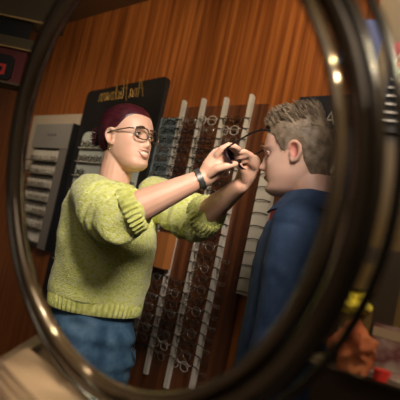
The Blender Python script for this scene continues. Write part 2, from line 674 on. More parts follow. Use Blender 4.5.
zt = (zl + zr) / 2
slope = (zr - zl) / wB
mb = MB().prism(rounded(0, zb, wB, zt, rr, -OFFB, slope=slope), (0, OFFB - 0.001, 0))
board = mb.build('panel_board', M_BLACK, bp, True)
nx0 = onwall(78, 160, OFFB)[0] - sL
nz1 = onwall(96, 132, OFFB)[1]
nz0 = onwall(62, 268, OFFB)[1]
nx1 = wB - 0.07
mb = MB().prism(rounded(nx0, nz0, nx1, nz1, 0.05, -OFFB - 0.004), (0, 0.0035, 0))
niche = mb.build('niche_back', M_PALE, bp, True)
# pale green arch at the head of the niche
ax_, az_ = onwall(112, 150, OFFB)[0] - sL, onwall(112, 136, OFFB)[1]
arc_o, arc_i = [], []
for i in range(17):
    a = math.radians(180 - 180 * i / 16)
    arc_o.append((ax_ + 0.135 * math.cos(a), -OFFB - 0.010, az_ + 0.125 * math.sin(a)))
    arc_i.append((ax_ + 0.085 * math.cos(a), -OFFB - 0.010, az_ + 0.075 * math.sin(a)))
mb = MB()
for i in range(16):
    q = [arc_o[i], arc_o[i + 1], arc_i[i + 1], arc_i[i]]
    mb.hexa(q + [(x, y + 0.009, z) for x, y, z in q])
mb.build('arch', M_GREEN, bp, True)
nsh = 9
for k in range(nsh):
    z = nz0 + 0.05 + (nz1 - nz0 - 0.16) * k / (nsh - 1)
    mb = MB().box((nx0 + 0.012, -OFFB - 0.03, z - 0.004), (nx1 - 0.012, -OFFB - 0.004, z))
    mb.build('shelf', M_TILE, bp, False)
    for c in range(3):
        xx = nx0 + 0.085 + c * 0.135
        if xx > nx1 - 0.05:
            continue
        kd = (0, 3, 1)[(k + c) % 3]
        if c == 0 or k > 6:
            put_glasses(sL + xx, z + 0.022, OFFB + 0.03, kd,
                        f'{GNAMES[kd]} glasses, {["outer", "middle", "inner"][c]} place on niche shelf {ORD[nsh - 1 - k]} in black panel',
                        'glasses in the black panel', scale=0.9)

# cursive gold name, mirrored
LET = {
    'A': ([[(0, 0), (.25, .5), (.5, 1.25), (.62, 1.3), (.62, .6), (.66, 0)], [(.1, .42), (.45, .5), (.8, .48)]], .82),
    'n': ([[(0, .45), (.08, .5), (.08, 0)], [(.08, .3), (.25, .5), (.36, .42), (.36, .08), (.45, 0), (.52, .1)]], .5),
    'a': ([[(.36, .45), (.2, .5), (.04, .28), (.1, .03), (.25, .03), (.36, .3)], [(.38, .5), (.36, .1), (.44, 0), (.54, .12)]], .54),
    'H': ([[(.1, 1.05), (.3, 1.35), (.32, .8), (.2, 0), (.05, -.15)], [(.15, .6), (.5, .68), (.85, .62)], [(.85, 1.45), (.72, 1.0), (.66, .3), (.74, 0), (.9, .1)]], .95),
    'i': ([[(.05, .5), (.04, .08), (.12, 0), (.22, .12)], [(.08, .68), (.09, .72)]], .22),
    'c': ([[(.32, .44), (.2, .5), (.04, .28), (.1, .03), (.25, 0), (.38, .12)]], .38),
    'k': ([[(.05, 0), (.08, .5), (.16, 1.15), (.22, 1.0), (.1, .3)], [(.36, .5), (.12, .26), (.26, .1), (.38, 0), (.46, .1)]], .44),
    'm': ([[(0, .45), (.07, .5), (.07, 0)], [(.07, .3), (.2, .5), (.28, .42), (.28, 0)], [(.28, .3), (.42, .5), (.5, .42), (.5, .08), (.58, 0), (.64, .1)]], .62),
}
mb = MB()
x = 0.0
strokes = []
for ch in 'Ana Hickmann':
    if ch == ' ':
        x += 0.12
        continue
    st, adv = LET[ch]
    for s_ in st:
        strokes.append([(x + p[0] + 0.18 * p[1], p[1] * (1.25 if p[1] < .6 else .85) + (.0 if p[1] < .6 else .2)) for p in s_])
    x += adv
total = x
lx1 = onwall(142, 101, OFFB)[0] - sL
lx0 = onwall(97, 108, OFFB)[0] - sL
lz = (onwall(142, 95, OFFB)[1] + onwall(98, 103, OFFB)[1]) / 2
k = (lx1 - lx0) / total
for s_ in strokes:
    mb.tube([(lx1 - p[0] * k, -OFFB - 0.002, lz + p[1] * k * 1.15 + slope * 0.6 * (lx1 - p[0] * k - (lx0 + lx1) / 2)) for p in s_], 0.0024, 5)
mb.build('lettering', M_GOLD, bp)

# ------------------------------------------------------------------ white rails with hooks and the glasses between them
OFFR = 0.026
RAILS = [((184, 100), (125, 372)), ((205, 98), (143, 373)), ((228, 97), (163, 387)), ((252, 94), (190, 389))]
rail_s = []
for a, b in RAILS:
    sa, za = onwall(*a, OFFR)
    sb, zb_ = onwall(*b, OFFR)
    rail_s.append(((sa + sb) / 2, za, zb_))
print('RAILS', rail_s)
PLACE = ['first from the black panel', 'second from the black panel', 'third from the black panel', 'fourth from the black panel']
ROWN = 24
zr0, zr1 = rail_s[3][1] - 0.12, rail_s[3][2] + 0.10
rowz = [zr0 + (zr1 - zr0) * i / (ROWN - 1) for i in range(ROWN)]
blk_s = onwall(166, 250, 0.05)[0]
blk_z1, blk_z0 = onwall(158, 231, 0.05)[1], onwall(176, 272, 0.05)[1]
for i, (s, z1, z0) in enumerate(rail_s):
    r = wroot('display_rail', s, 0, 0, f'upright white eyeglass rail on the wood wall, {PLACE[i]}', 'rail', 'white eyeglass rails')
    mb = MB()
    hw = 0.0125
    mb.prism([(-hw, -OFFR, z0), (hw, -OFFR, z0), (hw, -OFFR, z1 - 0.012), (0.2 * hw, -OFFR, z1), (-hw, -OFFR, z1)], (0, OFFR - 0.009, 0))
    mb.build('rail_body', M_RAIL, r, False)
    for j, z in enumerate(rowz):
        if z > z1 - 0.04 or z < z0 + 0.03:
            continue
        mb = MB().tube([(-0.022, -0.012, z + 0.006), (-0.019, -OFFR - 0.004, z + 0.005), (0.018, -OFFR - 0.006, z), (0.034, -OFFR - 0.010, z - 0.002)], 0.0026, 6)
        mb.build('hook', M_HOOK if (j + i) % 3 else M_WIRE, r)
bx0, bx1 = rail_s[0][0] - .03, rail_s[3][0] + .10
zt_b = onwall(215, 106, 0.008)[1]
mb = MB().box((0, -0.008, 0), (bx1 - bx0, 0, zt_b - .30))
bb = tag(mb.build('backing_board', M_REDW, None, False), 'wide dark red-brown wooden board behind the white eyeglass rails', 'board')
bb.location = wallpt(bx0, .30, .0005)
bb.rotation_euler = (0, 0, WROT)
for col in range(5):
    if col == 0:
        sc_ = rail_s[0][0] - 0.075
        where = 'beside the black panel'
    elif col == 4:
        sc_ = rail_s[3][0] + 0.062
        where = 'on the outer side of the tallest rail'
    else:
        sc_ = (rail_s[col - 1][0] + rail_s[col][0]) / 2
        where = ['', 'between first and second rail', 'between second and third rail', 'between third and fourth rail'][col]
    for j, z in enumerate(rowz):
        if col == 4 and j < 13:
            continue
        kd = (0, 1, 3, 0, 4, 1, 0, 2, 3, 1)[(j * 3 + col * 7 + j // 5) % 10]
        if j > 10 and (j + col) % 2:
            kd = 2
        gap = abs(rail_s[min(3, max(1, col))][0] - rail_s[min(3, max(1, col)) - 1][0])
        rz = random.uniform(-.12, .12)
        if abs(sc_ - blk_s) < .10 and blk_z0 - .02 < z < blk_z1 + .035:
            continue
        o = put_glasses(sc_, z - 0.012, OFFR + 0.012 + 0.01 * random.random(), kd,
                        f'{GNAMES[kd]} glasses hung {where}, {ORD[j if col < 4 else j - 13]}', 'glasses on the white rails', rz,
                        min(1.0, (gap - 0.03) / 0.128) if col < 4 else 0.45)
# pale backing beside the black panel
sa = sR + 0.004
sb = rail_s[0][0] - 0.034
z1 = onwall(170, 118, 0.01)[1]
mb = MB().box((0, -0.012, -0.55), (sb - sa, 0, 0))
b = tag(mb.build('backing_board', M_BLUE, None, False), 'pale blue-grey backing panel beside the black panel, behind glasses', 'board')
b.location = wallpt(sa, z1, 0.001)
b.rotation_euler = (0, 0, WROT)
# orange wooden block low between the rails
s0, z0 = onwall(158, 231, 0.05)
s1, z1 = onwall(176, 272, 0.05)
mb = MB().box((-0.055, -0.05, 0), (0.055, 0, z0 - z1))
b = tag(mb.build('wooden_block', M_BLOCK, None, False), 'plain orange-brown wooden block on the wall just past the sweater', 'block')
sm = (onwall(166, 250, 0.05)[0])
b.location = wallpt(sm, z1, OFFR + 0.02)
b.rotation_euler = (0, 0, WROT)
# slim dark wooden upright past the last rail
s0, _ = onwall(248, 200, 0.03)
s1, _ = onwall(256, 200, 0.03)
s0 = max(s0, bx1 + .002)
mb = MB().box((0, -0.03, 0.3), (s1 - s0, 0, 1.74))
b = tag(mb.build('wooden_upright', M_WOODD, None, False), 'dark wooden upright between the tallest rail and the white strip', 'post')
b.location = wallpt(s0, 0, 0.001)
b.rotation_euler = (0, 0, WROT)

# ------------------------------------------------------------------ white strip of compartments behind the man's chin
OFFS = 0.05
st, zt_ = onwall(268, 158, OFFS)
sb_, zb_ = onwall(246, 296, OFFS)
sW = (st + sb_) / 2
wS = onwall(266, 215, OFFS)[0] - onwall(251, 215, OFFS)[0]
strip = wroot('compartment_strip', sW, 0, 0, 'pale upright strip of compartments with curved wires between the two people', 'display')
mb = MB().box((-wS / 2, -OFFS, zb_), (wS / 2, -0.001, zt_))
mb.build('strip_body', M_TILE, strip, False)
n = 11
for j in range(n):
    z = zb_ + 0.01 + (zt_ - zb_ - 0.03) * j / (n - 1)
    mb = MB().tube([(-wS / 2 - 0.012, -OFFS - 0.002, z - 0.008), (-wS / 4, -OFFS - 0.012, z + 0.004), (wS / 5, -OFFS - 0.012, z + 0.006), (wS / 2 + 0.006, -OFFS - 0.003, z + 0.001)], 0.0022, 6)
    mb.build('wire', M_HOOK, strip)
# dark shelf edge with red and orange packets behind it
s0 = sW + wS / 2 + 0.004
mb = MB().box((0, -0.03, 0), (0.05, 0, 0.75))
b = tag(mb.build('display_backing', M_WOODD, None, False), 'dark brown backing strip right beside the pale compartment strip', 'board')
b.location = wallpt(s0, zb_ - 0.05, 0.001)
b.rotation_euler = (0, 0, WROT)
zz = onwall(271, 222, 0.05)[1]
for q, (dz, hh, mm, lb) in enumerate(((0.0, 0.055, M_PACK, 'red packet on the dark strip beside the navy collar'),
                                      (-0.075, 0.06, M_ORNG, 'orange packet below the red one beside the navy shirt'))):
    mb = MB().prism(rounded(-0.012, 0, 0.018, hh, 0.008, -0.02), (0, 0.02, 0))
    b = tag(mb.build('packet', mm, None, True), lb, 'packet', 'packets on the dark strip')
    b.location = wallpt(s0 + 0.026, zz + dz, 0.032)
    b.rotation_euler = (0, 0, WROT)

# ------------------------------------------------------------------ navy board behind the man's head, pale unit below
OFFN = 0.06
s0, z1 = onwall(300, 97, OFFN)
_, z0 = onwall(330, 148, OFFN)
nb = wroot('navy_sign_board', s0, 0, 0, 'dark navy sign board with white capitals behind the man', 'sign')
mb = MB().box((0, -OFFN, z0), (0.36, -0.001, z1))
mb.build('board', M_NAVYB, nb, False)
lx, lz_ = onwall(335, 124, OFFN)
lx -= s0
hgt = 0.050
mb = MB()
y = -OFFN - 0.002
mb.tube([(lx - 0.050, y, lz_), (lx - 0.026, y, lz_ + hgt), (lx - 0.004, y, lz_)], 0.0035, 6)
mb.tube([(lx - 0.043, y, lz_ + hgt * .33), (lx - 0.011, y, lz_ + hgt * .33)], 0.0030, 6)
mb.tube([(lx - 0.098, y, lz_ + hgt), (lx - 0.098, y, lz_ + .014), (lx - 0.090, y, lz_ + .002), (lx - 0.078, y, lz_), (lx - 0.066, y, lz_ + .004), (lx - 0.060, y, lz_ + .014), (lx - 0.060, y, lz_ + hgt)], 0.0035, 6)
mb.build('lettering', M_WHITEL, nb)
pu = wroot('pale_display_unit', s0, 0, 0, 'pale green-grey display unit with lit edge behind the navy collar', 'display')
mb = MB().box((0.02, -OFFN + 0.01, z0 - 0.55), (0.36, -0.001, z0 - 0.012))
mb.build('back_panel', M_PALE, pu, False)
mb = MB().box((0.02, -OFFN - 0.02, z0 - 0.012), (0.36, -0.001, z0 - 0.002))
mb.build('light_strip', M_LAMPS, pu, False)
for k in range(3):
    mb = MB().box((0.02, -OFFN - 0.035, z0 - 0.145 - 0.12 * k), (0.36, -OFFN + 0.01, z0 - 0.138 - 0.12 * k))
    mb.build('shelf', M_TILE, pu, False)
    for c in range(2):
        kd = (0, 1)[(c + k) % 2]
        put_glasses(s0 + 0.10 + 0.135 * c, z0 - 0.115 - 0.12 * k, OFFN + 0.012, kd,
                    f'{GNAMES[kd]} glasses in the pale unit behind the man, {["inner", "outer"][c]} of shelf {ORD[k]}', 'glasses in the pale unit', 0, 0.9)

# ------------------------------------------------------------------ people
def frame_mat(f, u):
    f = Vector(f).normalized()
    u = Vector(u)
    l = u.cross(f).normalized()
    u = f.cross(l).normalized()
    return Matrix((f, l, u)).transposed(), f, l, u


HZ = [0.0, .006, .014, .022, .035, .047, .056, .063, .072, .085, .100, .115, .125, .135, .150, .165, .180, .195, .208, .219, .228, .2345]
HXF = [.068, .080, .088, .091, .086, .088, .089, .090, .089, .089, .088, .087, .090, .0925, .0925, .090, .084, .074, .059, .041, .020, -.012]
HXB = [.020, .008, -.004, -.014, -.030, -.048, -.060, -.068, -.078, -.088, -.096, -.101, -.103, -.104, -.104, -.102, -.098, -.091, -.080, -.067, -.050, -.030]
HW = [.018, .030, .039, .044, .051, .056, .059, .061, .064, .067, .070, .072, .073, .074, .0755, .0755, .073, .067, .057, .045, .030, .012]


def head_point(z, t, male):
    xf, xb, w = interp(z, HZ, HXF), interp(z, HZ, HXB), interp(z, HZ, HW)
    if male:
        xb = min(xb, interp(z, [0, .03, .06, .09, .11], [-.062, -.074, -.084, -.094, -.1])) + .007 + .024 * sstep(z, .155, .215)
        w *= 1 + .07 * (1 - sstep(z, .045, .085))
    cx, a = (xf + xb) / 2, (xf - xb) / 2
    c, s_ = math.cos(t), math.sin(t)
    e = 2 / 2.25
    x = cx + a * math.copysign(abs(c) ** e, c)
    y = w * math.copysign(abs(s_) ** e, s_)
    return x, y


def head_feature(x, y, z, male):
    if x < 0.03:
        return 0.0
    d = 0.0
    nz = [.066, .072, .077, .083, .092, .102, .112, .122, .130]
    nh = [0, .006, .017, .0235, .019, .0135, .009, .006, .001]
    k = 1.08 if male else 0.92
    sg = interp(z, [.07, .083, .1, .125], [.0135, .0125, .0085, .0075])
    d += k * interp(z, nz, nh) * gs(y, 0, sg)
    for s_ in (-1, 1):
        d += -0.013 * gs(y, s_ * .031, .0135) * gs(z, .117, .0095)
        d += (0.005 if male else .002) * gs(y, s_ * .026, .02) * gs(z, .134, .007)
        d += 0.004 * gs(y, s_ * .043, .014) * gs(z, .088, .014)
    d += .0055 * gs(z, .0625, .0045) * gs(y, 0, .017)
    d += .0065 * gs(z, .049, .0050) * gs(y, 0, .016)
    d += -.0060 * gs(z, .0560, .0022) * gs(y, 0, .021)
    d += .004 * gs(z, .020, .011) * gs(y, 0, .016)
    d += -.003 * gs(z, .037, .005) * gs(y, 0, .016)
    return d * sstep(x, .03, .06)


def head_grid(M, o, male, off=None, nz=84, nt=96):
    rs = []
    for i in range(nz):
        z = 0.0005 + 0.2335 * (0.5 - 0.5 * math.cos(math.pi * (0.03 + 0.97 * i / (nz - 1)))) if False else 0.0005 + 0.2338 * i / (nz - 1)
        r = []
        for a in range(nt):
            t = 2 * math.pi * a / nt
            x, y = head_point(z, t, male)
            x += head_feature(x, y, z, male)
            if off:
                k = off(x, y, z)
                d = Vector((x + .005, y, (z - .12))).normalized()
                v = Vector((x, y, z)) + d * k
            else:
                v = Vector((x, y, z))
            r.append(o + M @ (v - Vector((0, 0, .105))))
        rs.append(r)
    return MB().rings(rs, True)


def ear_pieces(M, o, sgn):
    def T(x, y, z):
        return o + M @ Vector((x * .86 - .001, sgn * (y - .0015), (z - .107) * .88 + .002))
    out = []
    b = MB()
    loop = [(-.020, .083, .128), (-.012, .084, .135), (0.0, .082, .137), (.010, .078, .131), (.012, .075, .120)]
    lower = [(-.024, .083, .118), (-.022, .082, .105), (-.014, .080, .092), (-.004, .077, .080), (.005, .075, .079), (.009, .074, .088)]
    pts = list(reversed(loop)) + lower
    b.tube([T(*p) for p in pts], [.0035, .0045, .0048, .0045, .0045, .0045, .0045, .0048, .0058, .0055, .004], 8)
    out.append(b)
    b = MB()
    b.ell(T(-.006, .0735, .107), M @ Vector((.017, sgn * -.003, 0)), M @ Vector((0, sgn * .0065, 0)), M @ Vector((-.002, 0, .029)), 16, 10)
    out.append(b)
    b = MB()
    b.tube([T(-.014, .080, .122), (T(-.013, .081, .108)), T(-.004, .079, .095)], [.003, .0035, .003], 6)
    out.append(b)
    b = MB()
    b.tube([T(.010, .074, .108), T(.009, .075, .101)], .004, 6)
    out.append(b)
    return out


def face_bits(M, o, male, smile):
    """eyes, lids, lips, teeth and brows set into the face; returns (mb, slots used)"""
    b = MB()

    def T(x, y, z):
        return o + M @ Vector((x, y, z - .105))
    # slots: 1 lips 2 teeth 3 eye white 4 iris 5 brow 0 skin
    for s_ in (-1, 1):
        c = Vector((.0735 - (.0062 if male else 0), s_ * .0310, .1175))
        b.ell(T(*c), M @ Vector((.0, .0118, 0)), M @ Vector((0, 0, .0118)), M @ Vector((.0118, 0, 0)), 16, 10, 0 if male else 3)
        b.ell(T(c.x + .0088, c.y, c.z - (.002 if male else 0)), M @ Vector((0, .0070 if male else .0055, 0)), M @ Vector((0, 0, .0020 if male else .0055)), M @ Vector((.0040, 0, 0)), 12, 8, 4)
        for up, r in (((.0066, .0030), (-.0058, .0022)) if not male else ((.0050, .0036), (-.0050, .0034))):
            pts = []
            for q in range(7):
                a = -1 + 2 * q / 6
                pts.append(T(c.x + .0112 - .0055 * a * a, c.y + .0135 * a, c.z + up * (1 - a * a) * 1.05 - (.001 if up < 0 else 0)))
            b.tube(pts, [r * .6, r, r, r, r, r, r * .6], 6, mi=0)
        # lash line
        pts = [T(c.x + .0140 - .0055 * a * a, c.y + .0135 * a, c.z + .0052 * (1 - a * a)) for a in (-1, -.5, 0, .5, 1)]
        b.tube(pts, .0009, 5, mi=5)
        pts = [T(.0975 - .010 * abs(a) ** 2.0, s_ * (.030 + .021 * a), .1365 + .004 * (1 - a * a) - .002 * a) for a in (-.9, -.5, 0, .5, 1)]
        b.tube(pts, [.0022, .003, .003, .0024, .0012] if not male else [.0025, .003, .003, .0025, .0015], 6, mi=5)
    # lips follow the curve of the face
    wq = .031 if smile else .023
    gap = .0088 if smile else .0008

    def lip(a, dz, dx):
        y = wq * a
        x = .0948 - 16 * y * y + dx
        return T(x, y, .0565 + dz + (.012 * a * a - .001 if smile else 0))
    A = [-1, -.75, -.45, -.15, 0, .15, .45, .75, 1]
    b.tube([lip(a, gap * (1 - a * a), -.0005) for a in A], [.0008, .0017, .0024, .0028, .0026, .0028, .0024, .0017, .0008], 6, mi=1)
    b.tube([lip(a, -gap * (1 - a * a) * 1.15 - .003 * (1 - a * a), -.001) for a in A], [.0008, .0018, .0027, .0032, .0032, .0032, .0027, .0018, .0008], 6, mi=1)
    if smile:
        A2 = [-.85, -.5, -.2, 0, .2, .5, .85]
        top = [lip(a, gap * (1 - a * a), -.0032) for a in A2]
        bot = [lip(a, -gap * .75 * (1 - a * a), -.0032) for a in A2]
        n_ = len(A2)
        b.add(top + bot + [p - M @ Vector((.004, 0, 0)) for p in top + bot],
              [(i, i + 1, n_ + i + 1, n_ + i) for i in range(n_ - 1)] +
              [(2 * n_ + i, 3 * n_ + i, 3 * n_ + i + 1, 2 * n_ + i + 1) for i in range(n_ - 1)], 2)
    return b


def dig_ears(me, M, o):
    inv_ = M.transposed()

    def fn(v):
        q = inv_ @ (v - o)
        if abs(q.y) < .066 or abs(q.y) > .09:
            return 0.0
        e = ((q.x + .005) / .0095) ** 2 + ((q.z - .002) / .0165) ** 2
        return -.0062 * max(0.0, 1 - e) ** .6 if e < 1 else 0.0
    return displace(me, fn)


def join_body(body_me, bits, name, mats, parent, loc):
    """append small set-in pieces to the continuous body and link it as one mesh"""
    shift(body_me, loc)
    n = len(body_me.vertices)
    co = np.empty(n * 3)
    body_me.vertices.foreach_get('co', co)
    vs = [tuple(c) for c in co.reshape(-1, 3)]
    fs = [tuple(p.vertices) for p in body_me.polygons]
    mi = [p.material_index for p in body_me.polygons]
    for b in bits:
        o = len(vs)
        vs += [tuple(v - Vector(loc)) for v in b.v]
        fs += [tuple(i + o for i in f) for f in b.f]
        mi += b.m
    me = bpy.data.meshes.new(name)
    me.from_pydata(vs, [], fs)
    me.polygons.foreach_set('material_index', mi)
    me.update()
    bpy.data.meshes.remove(body_me)
    o = link(name, me, mats, parent, False)
    me.polygons.foreach_set('use_smooth', [True] * len(me.polygons))
    return o


def loft(secs, n=40, e=2.3):
    """secs: (centre, half-axis vector a, half-axis vector b)"""
    rs = []
    ee = 2 / e
    for c, a, b in secs:
        r = []
        for i in range(n):
            t = 2 * math.pi * i / n
            cc, ss = math.cos(t), math.sin(t)
            r.append(Vector(c) + a * math.copysign(abs(cc) ** ee, cc) + b * math.copysign(abs(ss) ** ee, ss))
        rs.append(r)
    return MB().rings(rs, True)


def finger(b, pts, r0, r1):
    k = len(pts)
    b.tube(pts, [r0 + (r1 - r0) * i / (k - 1) for i in range(k)], 10)


def relaxed_hand(wrist, d, palm_n, side, size=0.185):
    """pieces of a hanging hand: d points to the fingertips, palm_n out of the palm, side towards the thumb"""
    out = []
    b = MB()
    kn = wrist + d * size * .5
    secs = []
    for t, wd, th in ((0, .026, .020), (.25, .032, .018), (.6, .040, .016), (1.0, .040, .013), (1.1, .034, .009)):
        secs.append((wrist + d * size * .5 * t, side * wd, palm_n * th))
    out.append(loft(secs, 20))
    for q, (o, ln) in enumerate(((.030, .074), (.010, .082), (-.010, .076), (-.029, .060))):
        b = MB()
        p0 = kn + side * o - d * .012
        p1 = p0 + d * ln * .5 + palm_n * .006
        p2 = p1 + d * ln * .33 + palm_n * .016
        p3 = p2 + d * ln * .22 + palm_n * .02
        finger(b, [p0, p1, p2, p3], .0088, .0068)
        out.append(b)
    b = MB()
    p0 = wrist + d * .025 + side * .022
    finger(b, [p0, p0 + d * .03 + side * .02 + palm_n * .01, p0 + d * .062 + side * .028 + palm_n * .018, p0 + d * .088 + side * .028 + palm_n * .026], .0115, .0080)
    out.append(b)
    return out


Z = Vector((0, 0, 1))

# ---------------------------------------------------- woman in the lime sweater
wy = math.radians(39)
fWh = Vector((math.cos(wy), -math.sin(wy), 0))
pu = math.radians(10)
fW = fWh * math.cos(pu) + Z * math.sin(pu)
MW, fW, lW, uW = frame_mat(fW, Z * math.cos(pu) - fWh * math.sin(pu))
hW = P(127, 142.5, 1.94)
nbW = hW - fWh * 0.022 - Z * 0.157
ty = math.radians(43)
tf = Vector((math.cos(ty), -math.sin(ty), 0))
tl_ = Vector((math.sin(ty), math.cos(ty), 0))
rootW = Vector((nbW.x - 0.005, nbW.y, 0))
print('WOMAN crown', (hW.z + .13), 'nb', nbW)
woman = empty('person', rootW, 0, 'woman in lime knit sweater and jeans holding glasses up to the man', 'person')
DW = (Z - Vector((0.075, 0.0, 0.0))).normalized()     # her torso leans a little towards him at the hips
R_sh, R_el, R_wr = P(92, 194, 1.79), P(122, 214, 1.56), P(203, 178, 1.575)
L_sh, L_el, L_wr = P(156, 194, 2.02), P(201, 219, 1.86), P(240, 186, 1.66)
pieces = [head_grid(MW, hW, False)]
for s_ in (-1, 1):
    pieces += ear_pieces(MW, hW, s_)
pieces.append(MB().tube([hW - fWh * .022 + Z * -.04, nbW + DW * .01, nbW - DW * .06], [.056, .056, .07], 20))
pieces.append(loft([(nbW - DW * .02, tl_ * .06, tf * .05), (nbW - DW * .05, tl_ * .13, tf * .07), (nbW - DW * .12, tl_ * .16, tf * .09), (nbW - DW * .25, tl_ * .15, tf * .10),
                    (nbW - DW * .38, tl_ * .13, tf * .09), (nbW - DW * .50, tl_ * .155, tf * .10), (nbW - DW * .60, tl_ * .15, tf * .10)]))
pieces.append(MB().tube([R_sh, R_el], [.05, .040], 14))
pieces.append(MB().tube([R_el, R_el.lerp(R_wr, .25), R_el.lerp(R_wr, .6), R_wr], [.043, .046, .036, .0255], 16))
pieces.append(MB().tube([L_sh, L_el], [.05, .040], 14))
pieces.append(MB().tube([L_el, L_el.lerp(L_wr, .3), L_wr], [.042, .043, .0255], 16))
for s_ in (-1, 1):
    hp = nbW - DW * .58 + tl_ * (s_ * .085)
    ft = Vector((hp.x, hp.y, 0.07)) + tl_ * s_ * .02
    pieces.append(MB().tube([hp, hp.lerp(ft, .5), ft], [.075, .05, .036], 14))
    pieces.append(MB().tube([ft, ft - Z * .035 + tf * .06, ft - Z * .045 + tf * .15], [.034, .032, .022], 12))
# right hand (nearer): palm broad side towards the viewer, thumb under, fingers over the top
pr = [(205, 178, 1.575), (213, 168, 1.57), (219, 158, 1.57)]
pieces.append(MB().tube([P(*p) for p in pr], [.026, .034, .030], 16, flat=(FW, .55)))
for pts, r0, r1 in (
        ([(217, 155, 1.555), (222, 148.5, 1.545), (229, 145.2, 1.545), (234.5, 146.3, 1.55), (239, 149.5, 1.555)], .0100, .0078),
        ([(218, 156, 1.575), (225, 149.5, 1.57), (232, 148.5, 1.572), (238, 152.5, 1.575)], .0098, .0078),
        ([(219, 159, 1.592), (226, 154, 1.592), (232, 154, 1.592), (236, 158, 1.59)], .0095, .0076),
        ([(218, 163, 1.605), (225, 159.5, 1.608), (230, 160, 1.606), (233, 163, 1.602)], .0085, .0068),
        ([(210, 174, 1.56), (218, 168.2, 1.545), (226, 166.2, 1.542), (231, 165, 1.545), (235.5, 164, 1.55)], .0135, .0088)):
    b = MB()
    finger(b, [P(*p) for p in pts], r0, r1)
    pieces.append(b)
# left hand (behind): comes up from below, fingers curl back over the frame
pl_ = [(241, 185, 1.66), (247, 174, 1.645), (252, 163, 1.63)]
pieces.append(MB().tube([P(*p) for p in pl_], [.025, .030, .026], 16, flat=(FW, .6)))
for pts, r0, r1 in (
        ([(252, 164, 1.61), (251, 155, 1.595), (244, 151.5, 1.585), (236, 153.5, 1.58)], .0098, .0076),
        ([(254, 167, 1.62), (254, 158.5, 1.605), (247.5, 155.5, 1.595), (239.5, 157.5, 1.59)], .0098, .0076),
        ([(254, 172, 1.635), (255, 164, 1.62), (249.5, 160.5, 1.61), (243, 161.5, 1.605)], .0092, .0072),
        ([(253, 177, 1.65), (254.5, 170, 1.64), (250, 166.5, 1.63), (245, 167, 1.62)], .0084, .0066),
        ([(244, 180, 1.64), (243, 172.5, 1.62), (240.5, 168, 1.605), (237.5, 165, 1.595)], .0125, .0084)):
    b = MB()
    finger(b, [P(*p) for p in pts], r0, r1)
    pieces.append(b)
me = voxel(pieces, 0.0034, 2, 0.5)
dig_ears(me, MW, hW)
bits = face_bits(MW, hW, False, True)
body = join_body(me, [bits], 'body', [M_SKINW, M_LIPS, M_TEETH, M_EYEW, M_IRIS, M_BROWN], woman, rootW)

# hair drawn back into a bun
HLX = [-.12, -.06, -.03, -.012, .008, .022, .035, .05, .068, .09, .12]
HLZ = [.035, .048, .066, .120, .128, .134, .146, .164, .180, .186, .188]


def hair_w(x, y, z):
    h = z - interp(x, HLX, HLZ)
    return -0.004 + 0.0065 * sstep(h, -.004, .012) + .008 * sstep(h, .008, .06)


hb = head_grid(MW, hW, False, hair_w, 90, 110)


def TW(x, y, z):
    return hW + MW @ Vector((x, y, z - .105))


bun = MB().ell(TW(-.122, .005, .140), MW @ Vector((.030, 0, 0)), MW @ Vector((0, .034, 0)), MW @ Vector((0, 0, .034)), 20, 14)
tufts = MB()
rg = random.Random(3)
for k in range(46):
    a = rg.uniform(0, 6.28)
    e_ = rg.uniform(-.9, .9)
    d = Vector((-abs(math.cos(e_)) * .7 - .1, math.sin(a) * .7, math.cos(a) * .7 + .1)).normalized()
    p = Vector((-.122, .005, .140)) + Vector((d.x * .028, d.y * .032, d.z * .032))
    q = p + d * rg.uniform(.010, .022) + Vector((-.006, 0, rg.uniform(-.012, .008)))
    tufts.tube([TW(*p), TW(*p.lerp(q, .6)), TW(*q)], [.0045, .003, .0008], 5)
hairm = MB()
for b in (hb, bun, tufts):
    hairm.add([v - rootW for v in b.v], b.f)
hair = hairm.build('hair', M_HAIRW, woman)

# spectacles she wears
gm = MB()
frx = .1075
for s_ in (-1, 1):
    lp = rimloop(s_ * .0325, .0245, .0200, 22, 3.0)
    pts = [TW(frx - 2.2 * abs(y) ** 2 * 2, y, .1155 + zz_) for y, zz_ in lp]
    gm.tube([p - rootW for p in pts], .0021, 7, closed=True)
    gm.add([p - rootW for p in pts], [tuple(range(len(pts)))], 1)
    gm.tube([TW(*p) - rootW for p in ((.089, s_ * .062, .127), (.080, s_ * .072, .127), (.04, s_ * .0775, .125), (.0, s_ * .0795, .1235), (-.012, s_ * .081, .118))], .0022, 7)
gm.tube([TW(*p) - rootW for p in ((frx - .0005, -.0085, .121), (frx + .003, 0, .1235), (frx - .0005, .0085, .121))], .002, 7)
o = gm.build('spectacles', [M_TORT, M_LENS], woman, True, False)
o['label'] = 'thin tortoise spectacles on the face'
# earring
er = MB().tube([TW(.003, -.079, .076) - rootW, TW(.003, -.080, .066) - rootW], .0016, 6)
er.ell(TW(.003, -.080, .060) - rootW, Vector((.004, 0, 0)), Vector((0, .004, 0)), Vector((0, 0, .0045)), 10, 8)
er.build('earring', M_EARR, woman)['label'] = 'small gold drop earring'

